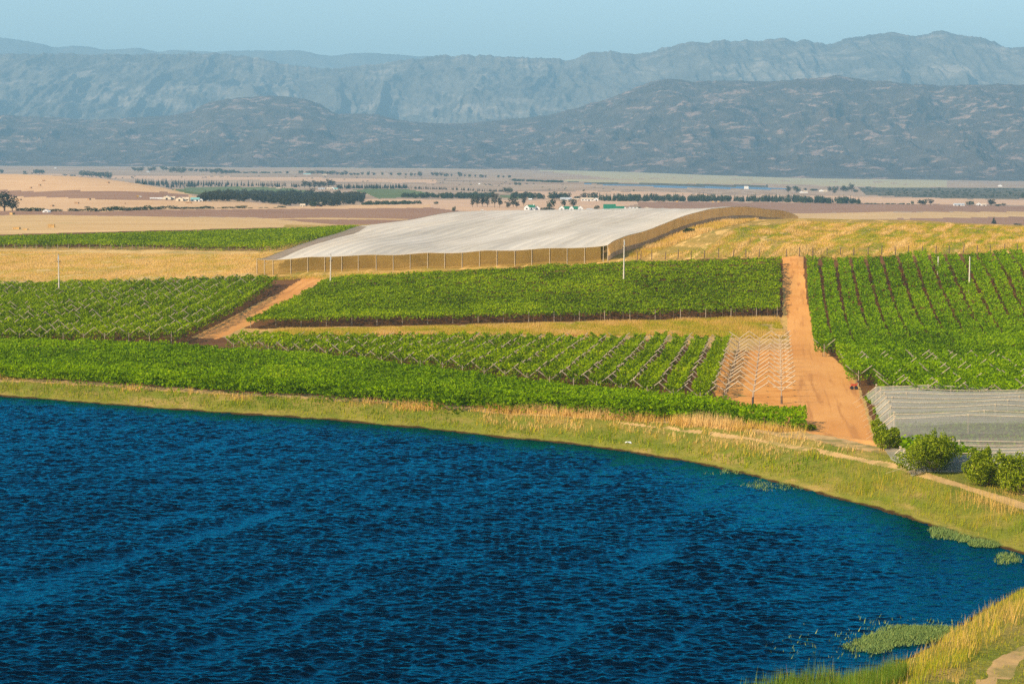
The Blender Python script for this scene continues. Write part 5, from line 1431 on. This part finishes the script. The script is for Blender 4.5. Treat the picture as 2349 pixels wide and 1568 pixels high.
for i, (xx, yy, ww, hh, lb, mt) in enumerate([
    (470, 706, 15, 8, 'tallest straw stack, on the stubble above the green vineyard strip', 'straw'), (150, 722, 15, 5, 'long low straw stack left of the tallest one', 'straw'), (230, 728, 11, 3, 'flat straw stack between the long one and the tallest', 'straw'),
    (107, 588, 8, 5, 'small straw stack under the large tree at the left edge', 'straw'), (170, 456, 11, 3.5, 'brown straw stack on the golden slope right of the large tree', 'brownbale'), (475, 512, 5, 3.5, 'tiny straw stack above the small white cottage', 'brownbale'),
    (702, 487, 9, 3.5, 'brown straw stack midway along the golden slope', 'brownbale'), (815, 452, 5, 3.5, 'upright little stack at the top of the golden slope', 'brownbale'), (1150, 494, 2.5, 4, 'narrow straw stack above the hedge line', 'brownbale'),
    (1730, 484, 14, 3, 'long brown straw stack below the farm sheds', 'brownbale'), (400, 281, 6, 3, 'small stack high on the golden ridge', 'brownbale'), (362, 323, 4, 3, 'small stack below the ridge, second from the top', 'brownbale'),
    (280, 346, 4, 3, 'lowest of three small stacks on the golden ridge', 'brownbale'), (988, 298, 5, 3, 'stack on the right shoulder of the golden ridge', 'brownbale'), (1605, 362, 4, 2, 'stack at the lower end of the golden ridge', 'straw')]):
    stack(*q(z1, xx, yy), ww, hh, lb, mt, i)
for xx, yy, lb in [(1513, 473, 'tan straw stack before the long windbreak'), (1845, 474, 'second tan straw stack along the long windbreak'), (1893, 475, 'small tan stack right of the second one along the windbreak')]:
    stack(*q(z3, xx, yy), 5, 3, lb, 'straw', xx, 1200, 3500)

def machine(px, py, length_px, label, body, name, cat, dmin=900, dmax=2600):
    x, y, z = hit(px, py, dmin=dmin, dmax=dmax); sc = math.hypot(x, y) / F
    l = length_px * sc
    e = empty(name, (x, y, z), label, cat)
    MB().box((0, 0, l * .28), (l, l * .42, l * .22)).box((-l * .32, 0, l * .46), (l * .3, l * .4, l * .2)).build('body', M[body], e)
    MB().box((-l * .32, -l * .205, l * .47), (l * .24, .04, l * .12)).build('window', M['dark'], e)
    for sx in (-.32, .3):
        for sy in (-1, 1):
            MB().bar((sx * l, sy * l * .2 - .12, l * .13), (sx * l, sy * l * .2 + .12, l * .13), l * .26, sides=12).build('wheel', M['tyre'], e)
    return e
machine(*q(z1, 1268, 427), 7, 'yellow tractor working on the brown ploughed slope', 'yellow', 'tractor', 'tractor')
machine(*q(z1, 1289, 429), 6, 'white pickup parked beside the yellow tractor', 'white', 'pickup_truck', 'pickup')
machine(*q(z2, 2075, 551), 6, 'white van standing below the tall gums', 'white', 'white_van', 'van', 900, 2600)

# ------------------------------------------------------------------ poles, fence, pylons, small things
def utility_pole(px, py_base, py_top, label, lean=0.0, arm=True, zoff=0.0):
    x, y, z = hit(px, py_base, zoff)
    z0 = float(hz(x, y))
    _, _, zt = pt_d(px, py_top, y)
    h = zt - z0
    e = empty('utility_pole', (x, y, z0), label, 'pole', 'wooden power poles')
    MB().bar((0, 0, -.3), (lean, 0, h), .30, .20, 8).build('post', M['pole'], e)
    if arm:
        MB().box((lean * .9, 0, h * .83), (.75, .12, .12)).build('crossarm', M['iron'], e)
        for s in (-.3, .3): MB().bar((lean * .9 + s, 0, h * .83), (lean * .9 + s, 0, h * .83 + .28), .10, .07).build('insulator', M['iron'], e)
        MB().bar((lean, 0, h), (lean, 0, h + .25), .10, .08).build('insulator', M['iron'], e)
        MB().box((lean * .94, -.14, h * .92), (.22, .12, .7)).build('transformer_box', M['greyroof'], e)
utility_pole(135.5, 667, 584, 'thin grey power pole at the far edge of the chevron vineyard', 0, True, 1.4)
utility_pole(757.5, 652, 585, 'power pole with small crossarm before the front of the white net', .15, True, 1.2)
utility_pole(1430.5, 642, 549, 'tallest pale power pole rising from the middle vine block', .1, True, 1.5)
utility_pole(2223.5, 655, 588, 'white power pole among the dark gapped rows right of the road', 0, False, 1.5)
utility_pole(2152, 612, 588, 'very thin pole at the top of the rows right of the road', 0, False, 1.5)

def fence():
    xs = [1480] + [1509 + k * 29.5 for k in range(10)]
    pts3 = [1506, 1545, 1580, 1614, 1649, 1684, 1722, 1760, 1795]
    pts4 = [1775, 1804, 1833.5, 1864, 1897, 1928, 1958, 1991, 2022, 2054, 2084, 2115, 2147, 2177, 2210, 2241, 2271, 2304, 2334, 2365]
    xs = [1470] + [1174.5 + .25 * v for v in (1148, 1282, 1405, 1522, 1644, 1763, 1896, 2030, 2145, 2267)] + pts4[1:]
    ys = np.interp(xs, [1460, 1700, 1800, 1845, 2349, 2400], [597, 590, 589, 588, 578.5, 578])
    P = [hit(x, y_) for x, y_ in zip(xs, ys)]
    e = empty('wire_fence', P[len(P) // 2], 'wire fence on dark posts along the foot of the grassy hill', 'fence')
    pm = MB().bar((0, 0, -.3), (.02, 0, 1.85), .22, .19).mesh('post', M['post_wood'])
    for p in P:
        o = child('post', pm, e, p); o.rotation_euler = (rng.normal(0, .03), rng.normal(0, .03), 0); o.scale = (1, 1, rng.uniform(.85, 1.1))
    b = MB()
    L0 = np.array(e.location)
    for h in (.4, .8, 1.2):
        for p, r in zip(P[:-1], P[1:]): b.bar(np.array(p) + [0, 0, h] - L0, np.array(r) + [0, 0, h] - L0, .012, sides=3)
    b.build('wire', M['wire'], e)
fence()

def pylon(px, py_base, h_px, label, dmin=3000):
    x, y, z = hit(px, py_base, dmin=dmin); sc = math.hypot(x, y) / F
    h = h_px * sc; w = h * .30; t = .45
    e = empty('pylon', (x, y, z), label, 'pylon', 'far power pylons below the dark hills')
    b = MB()
    for sx in (-1, 1):
        b.bar((sx * w * .5, 0, 0), (sx * w * .12, 0, h * .55), t, sides=4); b.bar((sx * w * .12, 0, h * .55), (sx * w * .62, 0, h), t, sides=4)
        b.bar((sx * w * .5, 0, 0), (-sx * w * .3, 0, h * .28), t * .6, sides=4); b.bar((sx * w * .3, 0, h * .28), (-sx * w * .12, 0, h * .55), t * .6, sides=4)
    b.build('lattice', M['wire'], e)
    MB().bar((-w * .75, 0, h * .97), (w * .75, 0, h * .97), t, sides=4).build('crossbeam', M['wire'], e)
for i, (xx, yy, hh) in enumerate([(82, 378, 16), (118, 378, 15), (232, 376, 10), (1415, 452, 8)]):
    pylon(xx, yy, hh, ['left of the two pale lattice pylons under the dark hills', 'right of the two pale lattice pylons under the dark hills', 'faint lattice pylon right of the pair under the dark hills', 'faint lattice pylon on the pale strip above the windbreak'][i], 2000)

def small_things():
    # red farm implement at the road edge
    x, y, z = hit(1959, 893)
    e = empty('farm_implement', (x, y, z), 'small red farm implement parked on the road edge by the vines', 'implement'); e.scale = (.75, .75, .75)
    MB().box((0, 0, .75), (.9, .5, .3)).bar((.3, 0, .8), (.9, 0, 1.35), .14).bar((-.4, 0, .7), (-.75, 0, .25), .1).build('frame', M['red'], e)
    for s in (-.35, .35): MB().bar((s, -.3, .3), (s, .3, .3), .55, sides=12).build('wheel', M['tyre'], e)
    MB().box((.62, 0, 1.3), (.4, .3, .2)).build('hopper', M['iron'], e)
    # white rag of plastic caught on the shore
    x, y, z = hit(1442, 1017)
    b = MB(); r2 = random.Random(3)
    pts = [(r2.uniform(-.45, .45), r2.uniform(-.3, .3), r2.uniform(0, .35)) for _ in range(16)]
    import bmesh
    bm = bmesh.new()
    for p in pts: bm.verts.new(p)
    bmesh.ops.convex_hull(bm, input=bm.verts)
    me = bpy.data.meshes.new('plastic_sack'); bm.to_mesh(me); bm.free(); me.materials.append(M['plastic'])
    o = bpy.data.objects.new('plastic_sack', me); link(o); o.location = (x, y, z); o.scale = (.75, .6, .6)
    tag(o, 'crumpled white plastic sack lying at the water edge', 'sack')
    x, y, z = hit(610, 700.0 / 1.158)
    o2 = bpy.data.objects.new('plastic_sack', me); link(o2); o2.location = (x, y, z); o2.scale = (.6, .6, .5)
    tag(o2, 'white sack lying on the dry field left of the white net', 'sack')
small_things()
# ------------------------------------------------------------------ mountains
def mountain_material(name, dark, rock, sc, lo, hi, bump):
    m, nt, out = _nodes(name)
    strata = _noise(nt, _coords(nt, (sc * 0.5, sc * 0.5, sc * 2.0), 0), 1.0, 9.0, 0.62)
    patch = _noise(nt, _coords(nt, (sc * 0.16, sc * 0.16, sc * 0.3), 0), 1.0, 4.0, 0.6)
    ad = nt.nodes.new('ShaderNodeMath'); ad.operation = 'MULTIPLY_ADD'
    nt.links.new(patch, ad.inputs[0]); ad.inputs[1].default_value = 0.7; nt.links.new(strata, ad.inputs[2])
    f = _range(nt, ad.outputs[0], lo, hi)
    d2 = _mix(nt, _range(nt, _noise(nt, _coords(nt, (sc * .3,) * 3), 1.0, 6.0), .35, .65), dark, tuple(x * 1.7 for x in dark))
    p = _princ(nt, out, _mix(nt, f, d2, rock), 0.95, 0.05)
    _bump(nt, _noise(nt, _coords(nt, (sc, sc, sc * 1.6)), 1.0, 8.0, 0.65), p, 0.8, bump)
    return m

def mountain(name, label, prof, d_base, d_crest, base_z_, nx, nt_, amp, freq, mat, seed, pw, px0=-500, px1=2850, rough=1.6, drop=0.5):
    px = np.linspace(px0, px1, nx)
    pp = np.array(prof)
    py = np.interp(px, pp[:, 0], pp[:, 1])
    py = np.convolve(np.pad(py, 4, 'edge'), np.ones(9) / 9, 'valid')
    py0 = py
    py = py + (fbm(px / 26, px * 0, seed, 5, .6) - .5) * rough * 4 + (vnoise(px / 5.0, px * 0, seed + 5) - .5) * rough
    db = np.interp(px, [0, 2349], d_base); dc = np.interp(px, [0, 2349], d_crest)
    a, b, c = ray(px, py)
    zj = CAMZ + c / b * dc
    a, b, c = ray(px, py0)
    zc = CAMZ + c / b * dc
    zj = (zj - zc)[:, None]
    zb = np.interp(px, [0, 2349], base_z_)
    t = np.concatenate([np.linspace(-0.05, 1, nt_), np.linspace(1, 1.45, nt_ // 5)[1:]])
    Tm, PXm = np.meshgrid(t, px)
    Ym = db[:, None] + (dc - db)[:, None] * Tm
    Xm = (a / b)[:, None] * Ym
    tt = np.clip(Tm, 0, 1)
    ph = pw[0] * tt + (1 - pw[0]) * tt ** pw[1]
    H_ = (zc - zb)[:, None]
    env = np.where(Tm < 1, 4 * tt * (1 - tt), 0.0) ** 0.7
    wx = Xm / freq[0] + 1.3 * (fbm(Xm / freq[0] * .7, Ym / freq[1], seed + 9, 3) - .5); wy = Ym / freq[1]
    rd = ridged(wx, wy, seed + 2, 6, .55) - 0.42
    fine = fbm(Xm / freq[0] * 6, Ym / freq[1] * 9, seed + 4, 4, .6) - .5
    Z = zb[:, None] + H_ * ph + amp * H_ * rd * env + amp * 0.22 * H_ * fine * np.where(Tm < 1, np.minimum(1, 3 * tt), 0) * (1 - sstep(.93, 1.0, Tm))
    Z = Z + zj * sstep(.86, 1.0, Tm) * (Tm <= 1)
    Z = np.where(Tm > 1, zj + zc[:, None] - H_ * drop * (Tm - 1) - 0.3 * H_ * (Tm - 1) ** 2, Z)
    Z = np.where(Tm < 0, zb[:, None] - 30, Z)
    nX, nT = Tm.shape
    id_ = np.arange(nX * nT).reshape(nX, nT)
    q = np.stack([id_[:-1, :-1], id_[1:, :-1], id_[1:, 1:], id_[:-1, 1:]], -1).reshape(-1, 4)
    o = obj_np(name, np.stack([Xm, Ym, Z], -1).reshape(-1, 3), q, mat, smooth=True)
    tag(o, label, 'mountains', kind='structure')

A2 = lambda L: [(0.5 * x, 43.2 + 0.5 * y) for x, y in L]
B2 = lambda L: [(1174.5 + 0.5 * x, 43.2 + 0.5 * y) for x, y in L]
PROF1 = [(-500, 285), (0, 264), (100, 268), (200, 275), (250, 274), (330, 268), (420, 262), (450, 250), (480, 235), (520, 227), (560, 222), (600, 221), (640, 220), (700, 228), (740, 242), (770, 262), (830, 261), (860, 262),
         (880, 267), (920, 275), (960, 281), (1040, 284), (1100, 280), (1200, 271), (1270, 263), (1330, 245), (1400, 225), (1450, 205), (1500, 185), (1540, 181), (1600, 188), (1640, 185), (1700, 184),
         (1780, 188), (1850, 180), (1920, 172), (1960, 180), (2050, 190), (2150, 196), (2250, 193), (2349, 195), (2850, 215)]
PROF2 = A2([(-1000, 150), (0, 160), (300, 162), (600, 165), (900, 155), (1150, 175), (1330, 210), (1500, 232), (1650, 220), (1850, 190), (2000, 170), (2200, 165)]) + \
        B2([(0, 178), (180, 180), (280, 190), (350, 155), (480, 152), (620, 160), (700, 130), (800, 110), (870, 112), (960, 98), (1100, 102), (1240, 88), (1320, 105), (1350, 97), (1460, 118), (1560, 85),
            (1700, 65), (1730, 58), (1840, 82), (1950, 52), (2050, 72), (2150, 85), (2270, 135), (2349, 125), (3300, 120)])
PROF3 = A2([(-1000, 70), (0, 83), (100, 100), (170, 108), (270, 140), (300, 125), (370, 122), (500, 145), (640, 133), (740, 158), (790, 140), (900, 150), (1000, 152), (1100, 147), (1250, 145), (1380, 145), (1500, 172),
            (1600, 160), (1750, 158), (1900, 170), (2080, 180), (2349, 186), (3000, 200), (6000, 220)])
M['mtn1'] = mountain_material('dark_fynbos_slope', (0.050, 0.040, 0.032), (0.26, 0.178, 0.142), 0.034, 0.88, 1.05, 14)
M['mtn2'] = mountain_material('blue_mountain_rock', (0.085, 0.078, 0.064), (0.25, 0.215, 0.175), 0.009, 0.86, 1.08, 16)
M['mtn3'] = mountain_material('faint_mountain_rock', (0.09, 0.09, 0.075), (0.20, 0.18, 0.15), 0.004, 0.9, 1.1, 30)
mountain('dark_hills', 'dark rocky hills across the valley, nearest of the mountain layers', PROF1, (7500, 6300), (9600, 8700), (4, -40), 1300, 200, 0.34, (330, 520), M['mtn1'], 51, (0.45, 1.6), rough=1.6)
mountain('blue_mountains', 'pale blue rocky mountain range behind the dark hills', PROF2, (10200, 10000), (13600, 13600), (0, 0), 1200, 200, 0.27, (400, 1900), M['mtn2'], 61, (0.6, 1.5), rough=2.6)
mountain('faint_mountains', 'faintest mountain ridge just showing above the blue range', PROF3, (15800, 15800), (19000, 19000), (0, 0), 700, 60, 0.2, (900, 1500), M['mtn3'], 71, (0.7, 1.3), rough=1.0)
# ------------------------------------------------------------------ haze, sky, sun, camera
SUN_EL = math.radians(33); SUN_AZ = math.atan2(-0.83, -0.56)     # towards the sun: from the left, a little behind the camera
def make_haze():
    b = MB(); b.box((0, 12400, 560), (17000, 25400, 1500))
    m, nt, out = _nodes('haze_air')
    v = nt.nodes.new('ShaderNodeVolumePrincipled')
    v.inputs['Color'].default_value = (0.39, 0.738, 1.0, 1)
    v.inputs['Density'].default_value = HAZE_D
    v.inputs['Anisotropy'].default_value = 0.0
    nt.links.new(v.outputs[0], out.inputs['Volume'])
    o = b.build('haze', m); tag(o, 'pale blue haze over the whole valley', 'haze', kind='stuff')
HAZE_D = 8.8e-5
make_haze()
w = bpy.data.worlds.new('World'); scene.world = w; w.use_nodes = True
nt = w.node_tree
for n in list(nt.nodes): nt.nodes.remove(n)
wo = nt.nodes.new('ShaderNodeOutputWorld'); bg = nt.nodes.new('ShaderNodeBackground')
sk = nt.nodes.new('ShaderNodeTexSky'); sk.sky_type = 'NISHITA'; sk.sun_disc = False
sk.sun_elevation = SUN_EL; sk.sun_rotation = SUN_AZ; sk.air_density = 1.0; sk.dust_density = 0.6; sk.ozone_density = 2.3
nt.links.new(sk.outputs[0], bg.inputs['Color']); bg.inputs['Strength'].default_value = 0.115
nt.links.new(bg.outputs[0], wo.inputs['Surface'])
sd = bpy.data.lights.new('sun', 'SUN'); sd.energy = 4.6; sd.angle = math.radians(0.5); sd.color = (1.0, 0.82, 0.56)
so = bpy.data.objects.new('sun', sd); COL.objects.link(so)
from mathutils import Vector
tosun = Vector((math.sin(SUN_AZ) * math.cos(SUN_EL), math.cos(SUN_AZ) * math.cos(SUN_EL), math.sin(SUN_EL)))
so.rotation_euler = tosun.to_track_quat('Z', 'Y').to_euler(); so.location = (-300, -100, 300)
cd_ = bpy.data.cameras.new('camera'); cam = bpy.data.objects.new('camera', cd_); COL.objects.link(cam)
cd_.lens = LENS; cd_.sensor_width = 36; cd_.clip_start = 1.0; cd_.clip_end = 60000
cam.location = (0, 0, CAMZ); cam.rotation_euler = (math.pi / 2 - TH, 0, 0)
scene.camera = cam
scene.view_settings.view_transform = 'Standard'; scene.view_settings.look = 'None'
scene.view_settings.gamma = 1.0; scene.view_settings.use_curve_mapping = False
scene.view_settings.exposure = 0.75
cy = scene.cycles
cy.use_denoising = False
cy.max_bounces = 5; cy.transparent_max_bounces = 10; cy.volume_bounces = 0; cy.transmission_bounces = 4; cy.glossy_bounces = 2; cy.diffuse_bounces = 2
cy.caustics_reflective = False; cy.caustics_refractive = False
